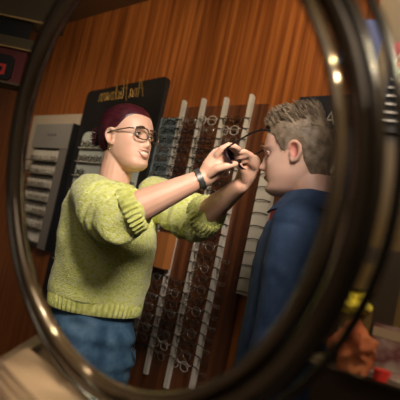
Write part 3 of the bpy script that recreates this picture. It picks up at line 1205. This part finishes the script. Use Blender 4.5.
# sweater
sp = []
sp.append(loft([(nbW + DW * .004 + tf * .006, tl_ * .068, tf * .062), (nbW - DW * .02, tl_ * .105, tf * .076), (nbW - DW * .05, tl_ * .160, tf * .092),
                (nbW - DW * .10 + tf * .012, tl_ * .182, tf * .118), (nbW - DW * .18 + tf * .022, tl_ * .180, tf * .135), (nbW - DW * .28 + tf * .012, tl_ * .176, tf * .133),
                (nbW - DW * .35, tl_ * .178, tf * .130), (nbW - DW * .392, tl_ * .176, tf * .130)], 56))
c_r = P(136, 208, 1.565)
mid = R_sh.lerp(R_el, .5)
sp.append(MB().tube([R_sh + Z * -.005, R_sh.lerp(R_el, .3) - Z * .012, R_sh.lerp(R_el, .6) - Z * .02, R_sh.lerp(R_el, .82) - Z * .016, R_el.lerp(R_wr, -.02) - Z * .010, R_el.lerp(R_wr, .09) - Z * .004],
                    [.072, .078, .082, .078, .070, .060], 30))
sp.append(MB().tube([L_sh + Z * -.005, L_sh.lerp(L_el, .35) - Z * .01, L_sh.lerp(L_el, .7) - Z * .01, L_el - Z * .004, L_el.lerp(L_wr, .16)], [.070, .077, .080, .074, .059], 30))
sm_ = voxel(sp, 0.0055, 6, 0.5)
ur = (R_el - R_sh).normalized()
ul = (L_el - L_sh).normalized()


def knit_disp(v):
    d = 0.0
    # bunched rolls along the pushed-up sleeves
    t = (v - R_sh).dot(ur) / (R_el - R_sh).length
    rad = ((v - R_sh) - ur * (v - R_sh).dot(ur)).length
    wgt = sstep(t, .25, .6) * (1 if rad < .13 else 0)
    ang = 1.6 * noise.noise(v * 9)
    d += .009 * wgt * math.sin(t * 31 + ang * 2.2)
    t2 = (v - L_sh).dot(ul) / (L_el - L_sh).length
    rad2 = ((v - L_sh) - ul * (v - L_sh).dot(ul)).length
    d += .006 * sstep(t2, .3, .6) * (1 if rad2 < .12 else 0) * math.sin(t2 * 26 + ang * 2)
    hz = sstep(nbW.z - v.z, .06, .2) * (1 - .8 * wgt)
    diag = (v - nbW).dot(tf) * .8 + v.z + (v - nbW).dot(tl_) * .5
    d += .008 * hz * noise.noise(Vector((diag * 14, v.x * 4, v.y * 4)))
    d += .0035 * noise.noise(v * 26)
    d += .0016 * noise.noise(v * 90)
    return d


displace(sm_, knit_disp)
shift(sm_, rootW)
sweater = link('sweater', sm_, M_KNIT, woman)


def rib_ring(path_c, axis, ea, eb, h, nrib, amp, thick, flare=1.0):
    """ribbed knitted band: closed ring of width h along axis, ribs by radius modulation"""
    n = nrib * 6
    prof = [(0, 0), (.15, 1), (.85, 1), (1, 0), (.85, -1), (.15, -1)]
    rs = []
    for i in range(n):
        t = 2 * math.pi * i / n
        rib = amp * math.cos(nrib * t)
        d = ea * math.cos(t) + eb * math.sin(t)
        dn = d.normalized()
        rs.append([path_c + axis * (h * p[0]) + d * (1 + (flare - 1) * p[0]) + dn * (thick * p[1] + (rib if p[1] >= 0 else 0)) for p in prof])
    return MB().rings(rs, False, 0, True)


def to_local(m, loc):
    m.v = [v - Vector(loc) for v in m.v]
    return m


hem = rib_ring(nbW - DW * .428, Z, tl_ * .168, tf * .122, .048, 54, .0028, .005, 1.03)
to_local(hem, rootW).build('hem', M_KNITR, sweater)
fa = (R_wr - R_el).normalized()
ea = fa.cross(Z).normalized()
cr = rib_ring(R_el.lerp(R_wr, .045) - Z * .004, fa, ea * .062, fa.cross(ea) * .064, .046, 28, .003, .006, .86)
to_local(cr, rootW).build('cuff', M_KNITR, sweater)
fb = (L_wr - L_el).normalized()
eb = fb.cross(Z).normalized()
cl = rib_ring(L_el.lerp(L_wr, .08), fb, eb * .060, fb.cross(eb) * .062, .045, 28, .003, .006, .88)
to_local(cl, rootW).build('cuff', M_KNITR, sweater)
nk = rib_ring(nbW - DW * .012 + tf * .008, (Z - tf * .25).normalized(), tl_ * .078, tf * .072, .028, 36, .0018, .005, .90)
to_local(nk, rootW).build('collar', M_KNITR, sweater)

# bracelet
bc = R_el.lerp(R_wr, .965)
br = MB()
n = 36
rs = []
for i in range(n):
    t = 2 * math.pi * i / n
    d = ea * math.cos(t) + fa.cross(ea) * math.sin(t)
    w2 = .0085 + .0012 * math.cos(12 * t)
    rs.append([bc + d * .0275 - fa * w2 - rootW, bc + d * .0315 - fa * w2 * .9 - rootW, bc + d * .0315 + fa * w2 * .9 - rootW, bc + d * .0275 + fa * w2 - rootW])
br.rings(rs, False, 0, True)
o = br.build('bracelet', M_BRAC, woman)
o['label'] = 'wide dark steel bracelet on the near wrist'

# jeans
jp = [loft([(nbW - DW * .39, tl_ * .140, tf * .105), (nbW - DW * .50, tl_ * .158, tf * .114), (nbW - DW * .58, tl_ * .162, tf * .118), (nbW - DW * .64, tl_ * .155, tf * .11)], 44)]
legs = []
for s_ in (-1, 1):
    hp = nbW - DW * .60 + tl_ * (s_ * .083)
    ft = Vector((hp.x, hp.y, 0.10)) + tl_ * s_ * .02
    legs.append((hp, ft))
    jp.append(MB().tube([hp, hp.lerp(ft, .15), hp.lerp(ft, .5), ft], [.095, .09, .065, .05], 24))
jm = voxel(jp, 0.006, 5)


def jean_disp(v):
    q = nbW - DW * .66
    near = gs((v - q).length, 0, .16)
    fold = noise.noise(Vector((v.x * 10 + v.z * 16, v.y * 6, v.z * 22)))
    return .005 * noise.noise(v * 16) + .018 * near * fold + .007 * fold


displace(jm, jean_disp)
shift(jm, rootW)
jeans = link('jeans', jm, M_DENIM, woman)
wb = rib_ring(nbW - DW * .44, Z, tl_ * .150, tf * .108, .035, 4, 0, .004)
to_local(wb, rootW).build('waistband', M_DENIM, jeans)
for s_ in (-1, 1):
    pc = nbW - DW * .56 + tl_ * (s_ * .11) + tf * .088
    pk = MB().tube([pc + tl_ * (s_ * .045) - tf * .028 + Z * .01, pc + tl_ * (s_ * .02) - Z * .008 + tf * .008, pc - tl_ * (s_ * .01) + Z * .03 + tf * .018], .0022, 6)
    to_local(pk, rootW).build('pocket_seam', M_DENIM, jeans)
for hp, ft in legs:
    a = MB()
    a.tube([ft - Z * .055, ft - Z * .065 + tf * .07, ft - Z * .07 + tf * .16], [.040, .038, .028], 14)
    to_local(a, rootW).build('shoe', M_SHOE, woman)

# ---------------------------------------------------- man in the navy shirt
my = math.radians(21)
fh = Vector((-math.cos(my), math.sin(my), 0))
pd = math.radians(12)
fM = fh * math.cos(pd) - Z * math.sin(pd)
uM = fh * math.sin(pd) + Z * math.cos(pd)
MM, fM, lM, uM = frame_mat(fM, uM)
hM = P(298, 158.5, 1.56)
nbM = hM - fh * 0.070 - Z * 0.134
by = math.radians(24)
bf = Vector((-math.cos(by), math.sin(by), 0))
bl_ = Z.cross(bf).normalized()
rootM = Vector((nbM.x, nbM.y, 0)) - bf * -0.03
print('MAN crown', (hM.z + .13), 'nb', nbM, 'left', bl_)
man = empty('person', rootM, 0, 'man in navy collared shirt with short fair hair, seen from behind his shoulder', 'person')
S_n = nbM + bl_ * .185 - Z * .065 - bf * .01
S_f = nbM - bl_ * .185 - Z * .065 - bf * .01
E_n = S_n - Z * .285 + bf * .0 + bl_ * .03 - bf * .015
W_n = E_n - Z * .24 + bf * .05 + bl_ * .005
E_f = S_f - Z * .285 - bl_ * .03
W_f = E_f - Z * .23 + bf * .06
pieces = [head_grid(MM, hM, True)]
for s_ in (-1, 1):
    pieces += ear_pieces(MM, hM, s_)
pieces.append(MB().tube([hM - fM * .022 - uM * .035, nbM + Z * .015, nbM - Z * .06], [.054, .060, .085], 22))
pieces.append(loft([(nbM - Z * .01, bl_ * .07, bf * .06), (nbM - Z * .05, bl_ * .15, bf * .08), (nbM - Z * .12, bl_ * .18, bf * .10), (nbM - Z * .28, bl_ * .165, bf * .105),
                    (nbM - Z * .42, bl_ * .145, bf * .095), (nbM - Z * .55, bl_ * .155, bf * .10), (nbM - Z * .64, bl_ * .15, bf * .10)]))
for S, E, Wr in ((S_n, E_n, W_n), (S_f, E_f, W_f)):
    pieces.append(MB().tube([S, E], [.052, .042], 14))
    pieces.append(MB().tube([E, E.lerp(Wr, .3), Wr], [.043, .044, .027], 14))
pieces += relaxed_hand(W_n, (W_n - E_n).normalized(), -bl_, bf)
pieces += relaxed_hand(W_f, (W_f - E_f).normalized(), bl_, bf)
for s_ in (-1, 1):
    hp = nbM - Z * .60 + bl_ * (s_ * .085)
    ft = Vector((hp.x, hp.y, 0.07)) + bl_ * s_ * .025
    pieces.append(MB().tube([hp, hp.lerp(ft, .5), ft], [.08, .055, .04], 14))
    pieces.append(MB().tube([ft, ft - Z * .03 + bf * .06, ft - Z * .045 + bf * .17], [.036, .034, .024], 12))
me = voxel(pieces, 0.0034, 2, 0.5)


def TM(x, y, z):
    return hM + MM @ Vector((x, y, z - .105))


# the ear shows redder
inv = MM.transposed()
for p in me.polygons:
    q = inv @ (Vector(p.center) - hM)
    if abs(q.y) > .070 and ((q.x + .004) / .012) ** 2 + ((q.z - .006) / .021) ** 2 < 1:
        p.material_index = 6
dig_ears(me, MM, hM)
bits = face_bits(MM, hM, True, False)
join_body(me, [bits], 'body', [M_SKINM, M_LIPS, M_TEETH, M_EYEW, M_IRIS, M_BROWM, M_EARM], man, rootM)

HMX = [-.12, -.07, -.045, -.028, -.014, .000, .012, .022, .034, .048, .066, .085, .12]
HMZ = [.006, .010, .030, .075, .128, .134, .122, .104, .110, .142, .172, .184, .186]


def hair_m(x, y, z):
    h = z - interp(x, HMX, HMZ)
    top = sstep(z, .165, .215)
    nn = noise.noise(Vector((x * 45, y * 45, z * 45)))
    base = -.005 + .0085 * sstep(h, -.004, .016)
    return base + (.004 + .005 * nn) * sstep(h, .012, .06) + (.003 + .005 * nn) * top * sstep(h, .0, .03)


hb = head_grid(MM, hM, True, hair_m, 100, 130)
tf_ = MB()
rg = random.Random(11)
for k in range(2600):
    z = rg.uniform(.06, .2335)
    t = rg.uniform(0, 2 * math.pi)
    x, y = head_point(z, t, True)
    h = z - interp(x, HMX, HMZ)
    if h < .004:
        continue
    d = Vector((x + .005, y, z - .12)).normalized()
    top = sstep(z, .165, .215)
    p = Vector((x, y, z)) + d * (max(0, hair_m(x, y, z)) * .6)
    ln = .007 + .027 * top * rg.uniform(.6, 1.2)
    # the top is combed forward and up, the sides lie down
    if top > .3:
        fl = Vector((.75, rg.uniform(-.5, .5), .25 + rg.uniform(-.2, .3)))
        if x > .03:
            fl += Vector((.1, 0, .55))
    else:
        fl = Vector((-.35, 0, -.85))
    q = p + (d * (.35 + .25 * top) + fl.normalized() * .8).normalized() * ln
    m_ = p.lerp(q, .55) + d * (ln * .14)
    if x < -.02:
        ln *= .55
    r = .0010 + .0020 * top
    tf_.tube([TM(*p), TM(*m_), TM(*q)], [r, r * .8, r * .2], 4, False)
hairm = MB()
for b in (hb, tf_):
    hairm.add([v - rootM for v in b.v], b.f)
hairm.build('hair', M_HAIRM, man)

# shirt
sp = [loft([(nbM - Z * .005, bl_ * .070, bf * .066), (nbM - Z * .03, bl_ * .120, bf * .086), (nbM - Z * .06, bl_ * .185, bf * .105), (nbM - Z * .12, bl_ * .205, bf * .118),
            (nbM - Z * .25, bl_ * .195, bf * .118), (nbM - Z * .42, bl_ * .180, bf * .114), (nbM - Z * .60, bl_ * .180, bf * .12)], 56)]
for S, E, Wr in ((S_n, E_n, W_n), (S_f, E_f, W_f)):
    sp.append(MB().tube([S - Z * .0, S.lerp(E, .4), E, E.lerp(Wr, .5), E.lerp(Wr, .92)], [.068, .066, .058, .050, .043], 26))
sm_ = voxel(sp, 0.0055, 5)


def shirt_disp(v):
    d = .0025 * noise.noise(v * 14) + .0012 * noise.noise(v * 45)
    for S, E in ((S_n, E_n), (S_f, E_f)):
        a = (E - S).normalized()
        t = (v - S).dot(a) / (E - S).length
        rad = ((v - S) - a * (v - S).dot(a)).length
        if rad < .09:
            d += .006 * sstep(t, .1, .5) * noise.noise(Vector((v.x * 7, v.y * 7, v.z * 24 + (v.x + v.y) * 14)))
            # arm seam
            d -= .004 * gs(t, .02, .035)
    d += .007 * sstep(nbM.z - v.z, .15, .4) * noise.noise(Vector((v.x * 5, v.y * 5, v.z * 15 + v.x * 10)))
    return d


displace(sm_, shirt_disp)
shift(sm_, rootM)
shirt = link('shirt', sm_, M_NAVY, man)
# turned-down collar: stand and fall
rs = []
n = 64
cax = (Z + bf * -.05).normalized()
for i in range(n):
    t = math.radians(12 + 336 * i / (n - 1))
    d = bf * math.cos(t) + bl_ * math.sin(t)
    front = math.cos(t)
    zc = -.004 - .014 * max(0, front)
    inn = .070 + .006 * abs(math.sin(t))
    c = nbM + bf * .004
    hgt = .046
    pr_ = [(inn, zc - .02), (inn - .002, zc + hgt), (inn + .003, zc + hgt + .004), (inn + .010, zc + hgt - .002),
           (inn + .034 + .012 * max(0, front), zc + .002 - .016 * max(0, front)), (inn + .029 + .012 * max(0, front), zc - .001 - .016 * max(0, front)), (inn + .006, zc + hgt - .008), (inn + .005, zc - .02)]
    rs.append([c + d * r_ + cax * z_ - rootM for r_, z_ in pr_])
cm = MB().rings(rs, True)
cm.build('collar', M_NAVY, shirt)
for S, E, Wr in ((S_n, E_n, W_n), (S_f, E_f, W_f)):
    a = (Wr - E).normalized()
    e1 = a.cross(bf).normalized()
    cf = rib_ring(E.lerp(Wr, .84), a, e1 * .043, a.cross(e1) * .043, .05, 4, 0, .003)
    to_local(cf, rootM).build('cuff', M_NAVY, shirt)
tp = [loft([(nbM - Z * .57, bl_ * .165, bf * .11), (nbM - Z * .68, bl_ * .17, bf * .115), (nbM - Z * .74, bl_ * .16, bf * .11)], 40)]
for s_ in (-1, 1):
    hp = nbM - Z * .68 + bl_ * (s_ * .085)
    ft = Vector((hp.x, hp.y, 0.09)) + bl_ * s_ * .025
    tp.append(MB().tube([hp, hp.lerp(ft, .5), ft], [.095, .075, .06], 22))
    a = MB().tube([ft - Z * .045, ft - Z * .055 + bf * .07, ft - Z * .06 + bf * .18], [.042, .040, .030], 14)
    to_local(a, rootM).build('shoe', M_SHOE, man)
tm = voxel(tp, .007, 4)
shift(tm, rootM)
link('trousers', tm, M_TROU, man)

# ---------------------------------------------------- glasses held between her hands and his face
gc = P(236, 159.5, 1.582)
gdir = (P(274, 141, 1.535) - gc).normalized()       # temples point at his face
gx = gdir.cross(Z).normalized()
gu = gx.cross(gdir).normalized()
if gu.z < 0:
    gu = -gu
held = empty('eyeglasses', gc, 0, 'dark purple eyeglasses held up in her fingertips before his face', 'eyeglasses')
gm = MB()


def TG(x, y, z):
    return gx * x + gdir * y + gu * z


for s_ in (-1, 1):
    lp = rimloop(s_ * .034, .0265, .0215, 20, 2.8)
    gm.tube([TG(x, 0, z) for x, z in lp], .0034, 8, closed=True)
gm.tube([TG(-.0085, 0, .006), TG(0, -.002, .009), TG(.0085, 0, .006)], .003, 7)
gm.build('rims', M_PURP, held)
for s_ in (-1, 1):
    lp = rimloop(s_ * .034, .0255, .0205, 20, 2.8)
    MB().prism([TG(x, -.0007, z) for x, z in lp], TG(0, .0014, 0)).build('lens', M_SUNL, held)
    pts = [(.064, 0, .012), (.068, .012, .014), (.070, .04, .017), (.070, .09, .020), (.069, .118, .016), (.068, .138, .002)]
    tb = MB().tube([TG(s_ * x, y, z) for x, y, z in pts], [.003, .003, .0024, .0024, .0030, .0026], 7)
    tb.build('temple', M_BLKR, held)

# ------------------------------------------------------------------ the round frame in front
RC = Vector((-0.0768, 0.6, CAM_H + 0.0679))
yaw, pit = 0.7481, 0.1436
rt = Vector((math.cos(yaw), -math.sin(yaw), 0))
rn = Vector((-math.sin(yaw), -math.cos(yaw), 0))
rv = (Z * math.cos(pit) + rn * math.sin(pit)).normalized()
rnn = rt.cross(rv)
if rnn.dot(rn) < 0:
    rnn = -rnn
RI = 0.2392
ringroot = empty('round_mirror_frame', RC - rv * (RI + .06), 0, 'large round glossy bronze mirror frame circling the two people', 'mirror frame')


def lathe_ring(prof, n=128):
    """prof: closed list of (radius, height along the frame normal)"""
    rs = []
    for i in range(n):
        t = 2 * math.pi * i / n
        d = rt * math.cos(t) + rv * math.sin(t)
        rs.append([RC + d * r - (RC - rv * (RI + .06)) + rnn * h for r, h in prof])
    return MB().rings(rs, False, 0, True)


def circ(r, h, a, b=None, n=12):
    b = b or a
    return [(r + a * math.cos(2 * math.pi * i / n), h + b * math.sin(2 * math.pi * i / n)) for i in range(n)]


lathe_ring(circ(RI + .006, .002, .0060, .0075)).build('inner_lip', M_LIP, ringroot)
lathe_ring([(RI + .010, -.006), (RI + .020, -.002), (RI + .020, -.010), (RI + .010, -.012)]).build('groove', M_HOOP, ringroot)
lathe_ring(circ(RI + .0235, -.003, .0075, .0055)).build('bead', M_FRAME, ringroot)
lathe_ring(circ(RI + .0345, -.005, .0046, .0075)).build('outer_rim', M_HOOP, ringroot)
lathe_ring(circ(RI + .043, -.026, .0045, .0055)).build('rear_hoop', M_HOOP, ringroot)
for a in (75, 130, 190, 250, 290):
    t = math.radians(a)
    d = rt * math.cos(t) + rv * math.sin(t)
    o0 = RC - (RC - rv * (RI + .06))
    MB().tube([o0 + d * (RI + .035) - rnn * .006, o0 + d * (RI + .0425) - rnn * .025], .004, 8).build('strut', M_HOOP, ringroot)

bs = (RC - rv * (RI + .036)) - (RC - rv * (RI + .06))
ft_ = MB()
ft_.box((-.01, -.02, -(RC - rv * (RI + .06)).z + 1.0125), (.06, .02, bs.z + .002))
ft_.build('foot', M_HOOP, ringroot, False)

# ------------------------------------------------------------------ lamps on the ceiling, mirrored as dots in the glossy frame
def find_lamp(px, py, rad=RI + .006, hc=.002, ta=.0060, tb=.0075, zc=2.58):
    best = None
    for i in range(720):
        t = 2 * math.pi * i / 720
        d = rt * math.cos(t) + rv * math.sin(t)
        p = RC + d * rad + rnn * hc
        q = p - C0
        k = q.dot(FW)
        u, v = 200 + FPX * q.dot(RT) / k, 200 - FPX * q.dot(UPV) / k
        e = (u - px) ** 2 + (v - py) ** 2
        if best is None or e < best[0]:
            best = (e, d)
    d = best[1]
    pick = None
    for j in range(180):
        f = 2 * math.pi * j / 180
        nrm = (d * math.cos(f) / ta + rnn * math.sin(f) / tb).normalized()
        p = RC + d * (rad + ta * math.cos(f)) + rnn * (hc + tb * math.sin(f))
        vd = (p - C0).normalized()
        if nrm.dot(vd) > -.12:
            continue
        r = vd - nrm * 2 * vd.dot(nrm)
        if r.z < .25:
            continue
        q = p + r * ((zc - p.z) / r.z)
        if (q - p).length > 4.5 or q.y > .6:
            continue
        e = nrm.dot(vd) + .12 * (q - p).length if px < 200 else abs(q.y + .6) + .3 * abs(q.x)
        if pick is None or e < pick[0]:
            pick = (e, q, p)
    return (pick[1], pick[2]) if pick else (None, None)


lamp_no = 0
WORDS = ['over the counter', 'beside the first', 'deeper in the shop', 'near the entrance', 'by the pillar', 'above the aisle']
for px, py, rr_, pw in ((46, 314, .030, 230), (60, 331, .028, 230), (95, 369, .016, 300), (341, 80, .03, 600), (338, 62, .018, 220)):
    q, tgt = find_lamp(px, py)
    print("LAMP", px, py, q)
    if q is None:
        continue
    lr = empty('ceiling_spotlight', q, 0, f'small round ceiling spotlight {WORDS[lamp_no]}', 'spotlight', 'ceiling spotlights')
    lamp_no += 1
    MB().ell((0, 0, 0), Vector((rr_, 0, 0)), Vector((0, rr_, 0)), Vector((0, 0, rr_)), 16, 10).build('bulb', M_LAMP, lr)
    MB().tube([(0, 0, .025), (0, 0, .068)], [.02, .03], 14, False).build('socket', M_BLACK, lr)
    so = light('spot_beam', 'SPOT', (0, 0, 0), (0, 0, -1), pw, (1.0, .80, .52), rr_ * 1.2, 4 if px < 200 else 6, .5)
    so.parent = lr
    so.rotation_euler = (tgt - q).to_track_quat('-Z', 'Y').to_euler()

# ------------------------------------------------------------------ counter and the boards lying on it
TZ = 1.012
edge = [(-14, 374), (50, 331), (78, 356), (112, 384), (160, 399), (205, 396), (235, 392), (262, 404), (300, 425)]
top = [onz(px, py, TZ) for px, py in edge]
poly = top + [Vector((.22, .28, TZ)), Vector((-.62, .28, TZ))]
ct = empty('shop_counter', (-.25, .5, 0), 0, 'brown shop counter with a scooped back edge under the round frame', 'counter')
MB().prism([p - Vector((-.25, .5, 0)) for p in poly], Vector((0, 0, -.035))).build('worktop', M_TABLE, ct, False)
cx_ = sum((p for p in poly), Vector()) / len(poly)
low = [cx_ + (p - cx_) * .9 - Z * .036 for p in poly]
MB().prism([p - Vector((-.25, .5, 0)) for p in low], Vector((0, 0, -(TZ - .037)))).build('carcass', M_DBROWN, ct, False)
a, b = onz(-14, 374, TZ), onz(50, 331, TZ)
dn = (b - a).normalized()
sd = Vector((dn.y, -dn.x, 0))
q = [a, b, b + sd * .022, a + sd * .022]
MB().prism([p - Vector((-.25, .5, 0)) for p in q], Vector((0, 0, .012))).build('edge_trim', M_TRIMT, ct, False)
for k_, (dz, shx, lb) in enumerate(((.0005, .010, 'bottom cream board of the stack on the counter'), (.0105, .004, 'middle cream board of the stack on the counter'),
                                    (.0205, 0.0, 'top cream board of the stack on the counter'))):
    zz = TZ + dz + .009
    A, B = onz(2, 362, TZ + .03), onz(28, 347, TZ + .03)
    wv = B - A
    pv = (onz(90, 400, TZ + .03) - B)
    pv = pv.normalized() * .34
    A, B = A - pv.normalized() * 0 + wv.normalized() * -shx, B - pv.normalized() * shx * .3
    q = [A, B, B + pv, A + pv]
    c_ = A.lerp(B + pv, .5)
    c_.z = 0
    o = tag(MB().prism([Vector((p.x, p.y, 0)) - c_ for p in q], Vector((0, 0, .009))).build('board', M_PAPER, None, False), lb, 'board', 'cream boards on the counter')
    o.location = (c_.x, c_.y, zz - .009)

# ------------------------------------------------------------------ display table with goods (past the frame)
DZ = 1.10
fa_, fb_ = onz(305, 353, DZ), onz(420, 390, DZ)
dr = (fb_ - fa_).normalized()
bk = Vector((-dr.y, dr.x, 0))
rotz = math.atan2(dr.y, dr.x)
tb_ = empty('display_table', fa_, rotz, 'dark display table with a pale edged top carrying colourful goods', 'table')
tw = .46
MB().box((0, 0, -.012), (tw, .19, 0)).build('table_top', M_PINKP if False else M_TRIMT, tb_, False)
MB().box((.015, .015, -DZ + .001), (tw - .015, .175, -.0125)).build('cabinet_body', M_DBROWN, tb_, False)


def on_table(name, u, v, label, cat, group=None, rz=0.0):
    return empty(name, fa_ + dr * u + bk * v + Z * .0008, rotz + rz, label, cat, group)


def tab_at(px, py, d):
    w_ = P(px, py, d) - fa_
    return w_.dot(dr), w_.dot(bk)


def crumple(rx, ry, rz_, amp, fr, seed, n=40, k=26):
    b = MB().ell((0, 0, rz_), Vector((rx, 0, 0)), Vector((0, ry, 0)), Vector((0, 0, rz_)), n, k)
    out = []
    for v in b.v:
        nn = noise.noise(v * fr + Vector((seed, 0, 0))) + .5 * noise.noise(v * fr * 2.3 + Vector((0, seed, 0)))
        d = (v - Vector((0, 0, rz_)))
        w_ = v + d * (nn * amp)
        w_.z = max(w_.z, 0)
        out.append(w_)
    b.v = out
    return b


cb = on_table('card_box', *tab_at(378, 300, .965), 'cream card box standing upright next to the crumpled yellow paper', 'box', rz=.1)
MB().box((-.022, -.018, 0), (.022, .018, .100)).build('carton', M_CARD, cb, False)
MB().box((-.0228, -.0188, .1003), (.0228, .0188, .112)).build('lid', M_CARD, cb, False)
yp = on_table('paper_wrap', *tab_at(354, 292, .94), 'crumpled bright yellow paper in a small pot beside the cream box', 'paper')
MB().tube([(0, 0, .0), (0, 0, .082)], [.014, .018], 18, False).build('pot', M_MUST, yp)
b = crumple(.024, .022, .020, .8, 60, 4)
b.v = [v + Vector((0, 0, .080)) for v in b.v]
b.build('crumpled_paper', M_YEL, yp, False)
oc = on_table('cloth_bundle', *tab_at(357, 330, .875), 'soft bundle of orange and red cloth on the display table', 'cloth')
crumple(.036, .028, .034, .5, 40, 9).build('folds', M_ORNG, oc)
pk = on_table('printed_box', *tab_at(398, 318, .93), 'pinkish printed box behind the magazine on the display table', 'box')
MB().box((-.03, -.02, 0), (.03, .02, .075)).build('carton', M_PINKP, pk, False)
MB().box((-.03, -.0206, .055), (.03, -.0202, .070)).build('label_band', M_CARD, pk, False)
rbx = on_table('red_tin', *tab_at(384, 362, .84), 'small round bright red tin at the table edge', 'tin')
MB().tube([(0, 0, 0), (0, 0, .012)], .012, 20, False).build('tin_body', M_REDB, rbx)
MB().tube([(0, 0, .0122), (0, 0, .016)], .0125, 20, False).build('lid', M_REDB, rbx)
mg = on_table('magazine', *tab_at(404, 370, .845), 'glossy magazine lying at the corner of the display table', 'magazine', rz=-.15)
MB().box((-.05, -.032, 0), (.05, .032, .006)).build('pages', M_PAPER, mg, False)
MB().box((-.0505, -.0325, .0062), (.0505, .0325, .0074)).build('cover', M_PINKP, mg, False)

# ------------------------------------------------------------------ lacquered pillar with signs (past the frame)
PX0 = P(356, 130, 1.0)
pr_ = empty('shop_pillar', (PX0.x, PX0.y, 0), rotz * .5, 'mustard brown lacquered pillar with signs and dark niches', 'pillar')
pr_['kind'] = 'structure'
TABZ = DZ


def pil(name, x0, x1, z0, z1, y0, y1, m, parent=None):
    return MB().box((x0, y0, z0), (x1, y1, z1)).build(name, m, parent or pr_, False)


pil('pillar_body', 0, .40, 1.12, 2.645, 0, .10, M_MUST)
pil('niche', .02, .12, 1.13, 1.30, -.012, -.0005, M_DBROWN)
for z in (1.155, 1.225):
    pil('niche_box', .04, .085, z, z + .045, -.03, -.0125, M_MUST)
pil('blue_panel', -.055, .015, 1.615, 1.70, -.012, -.0005, M_COBALT)
pil('dark_reflection', -.012, .045, 1.375, 1.50, -.010, -.0005, M_NAVYB)  # dark reflection in the glossy frame, built as a solid panel
pil('pale_reflection', .015, .035, 1.41, 1.428, -.0125, -.0105, M_WHITEL)  # pale part of that reflection, built as a small plate

# red headed glasses board on the pillar
rb = empty('red_header_board', (PX0.x, PX0.y, 0), rotz * .5, 'small board with red header and rows of glasses on the pillar', 'display')
q = rb
pil('board', .038, .14, 1.50, 1.66, -.014, -.0005, M_BLACK, q)
pil('header', .038, .14, 1.615, 1.66, -.018, -.0145, M_RED, q)
mb = MB()
for k in range(5):
    mb.tube([(.046 + .014 * k, -.0195, 1.622), (.051 + .014 * k, -.0195, 1.640), (.056 + .014 * k, -.0195, 1.622)], .0016, 5)
mb.build('lettering', M_WHITEL, q)
for k in range(7):
    z = 1.604 - .0145 * k
    pil('wire_row', .042, .136, z, z + .0025, -.022, -.0145, M_WIRE, q)

# ------------------------------------------------------------------ fascia with red sign at the far end of the shop
YF = 2.2


def onY(px, py, Y=YF):
    r = ray(px, py)
    p = C0 + r * (Y / r.y)
    return p.x, p.z


fs = empty('shop_fascia', (-1.1, YF, 0), 0, 'olive shop fascia with gold trims, dark slot and red sign', 'fascia')


def fz(y):
    return onY(15, y)[1]


def fbox(name, px, py, ya, yb, y0, y1, m, x0=-1.6):
    x1 = onY(px, py)[0]
    return MB().box((x0 + 1.1, y0, fz(yb)), (x1 + 1.1, y1, fz(ya))).build(name, m, fs, False)


fbox('soffit', 62, 10, -60, 18, -.02, .1, M_SOFF)
fbox('gold_trim', 48, 20, 18.2, 20.0, -.026, .1, M_GOLDT)
fbox('dark_slot', 31, 30, 20.2, 37.5, 0, .1, M_EDGE)
fbox('beige_band', 38, 43, 37.7, 48, -.012, .1, M_SOFF)
fbox('lower_trim', 36, 49, 48.2, 49.6, -.018, .1, M_GOLDT)
fbox('base_trim', 30, 84, 83.5, 86, -.016, .1, M_SOFF)
sg = empty('red_sign', (-1.1, YF, 0), 0, 'dark red sign with black field and bright red emblem below the fascia', 'sign')
x1 = onY(24, 66)[0] + 1.1
MB().box((-.5, .0, fz(83.2)), (x1, .1, fz(50))).build('sign_board', M_REDD, sg, False)
xa, xb = onY(-14, 70)[0] + 1.1, onY(13, 70)[0] + 1.1
MB().prism([(x, y - .012, z) for x, y, z in rounded(xa, fz(82), xb, fz(57), .018, 0)], (0, .0115, 0)).build('black_field', M_EDGE, sg)
xc, xd = onY(-4, 72)[0] + 1.1, onY(6, 72)[0] + 1.1
m_ = MB()
m_.box((xc, -.016, fz(78)), (xd, -.0125, fz(75)))
m_.box((xc, -.016, fz(75)), (xc + .012, -.0125, fz(70)))
m_.box((xd - .012, -.016, fz(75)), (xd, -.0125, fz(70)))
m_.box((xc, -.016, fz(70)), (xd, -.0125, fz(67)))
m_.build('emblem', M_REDB, sg, False)
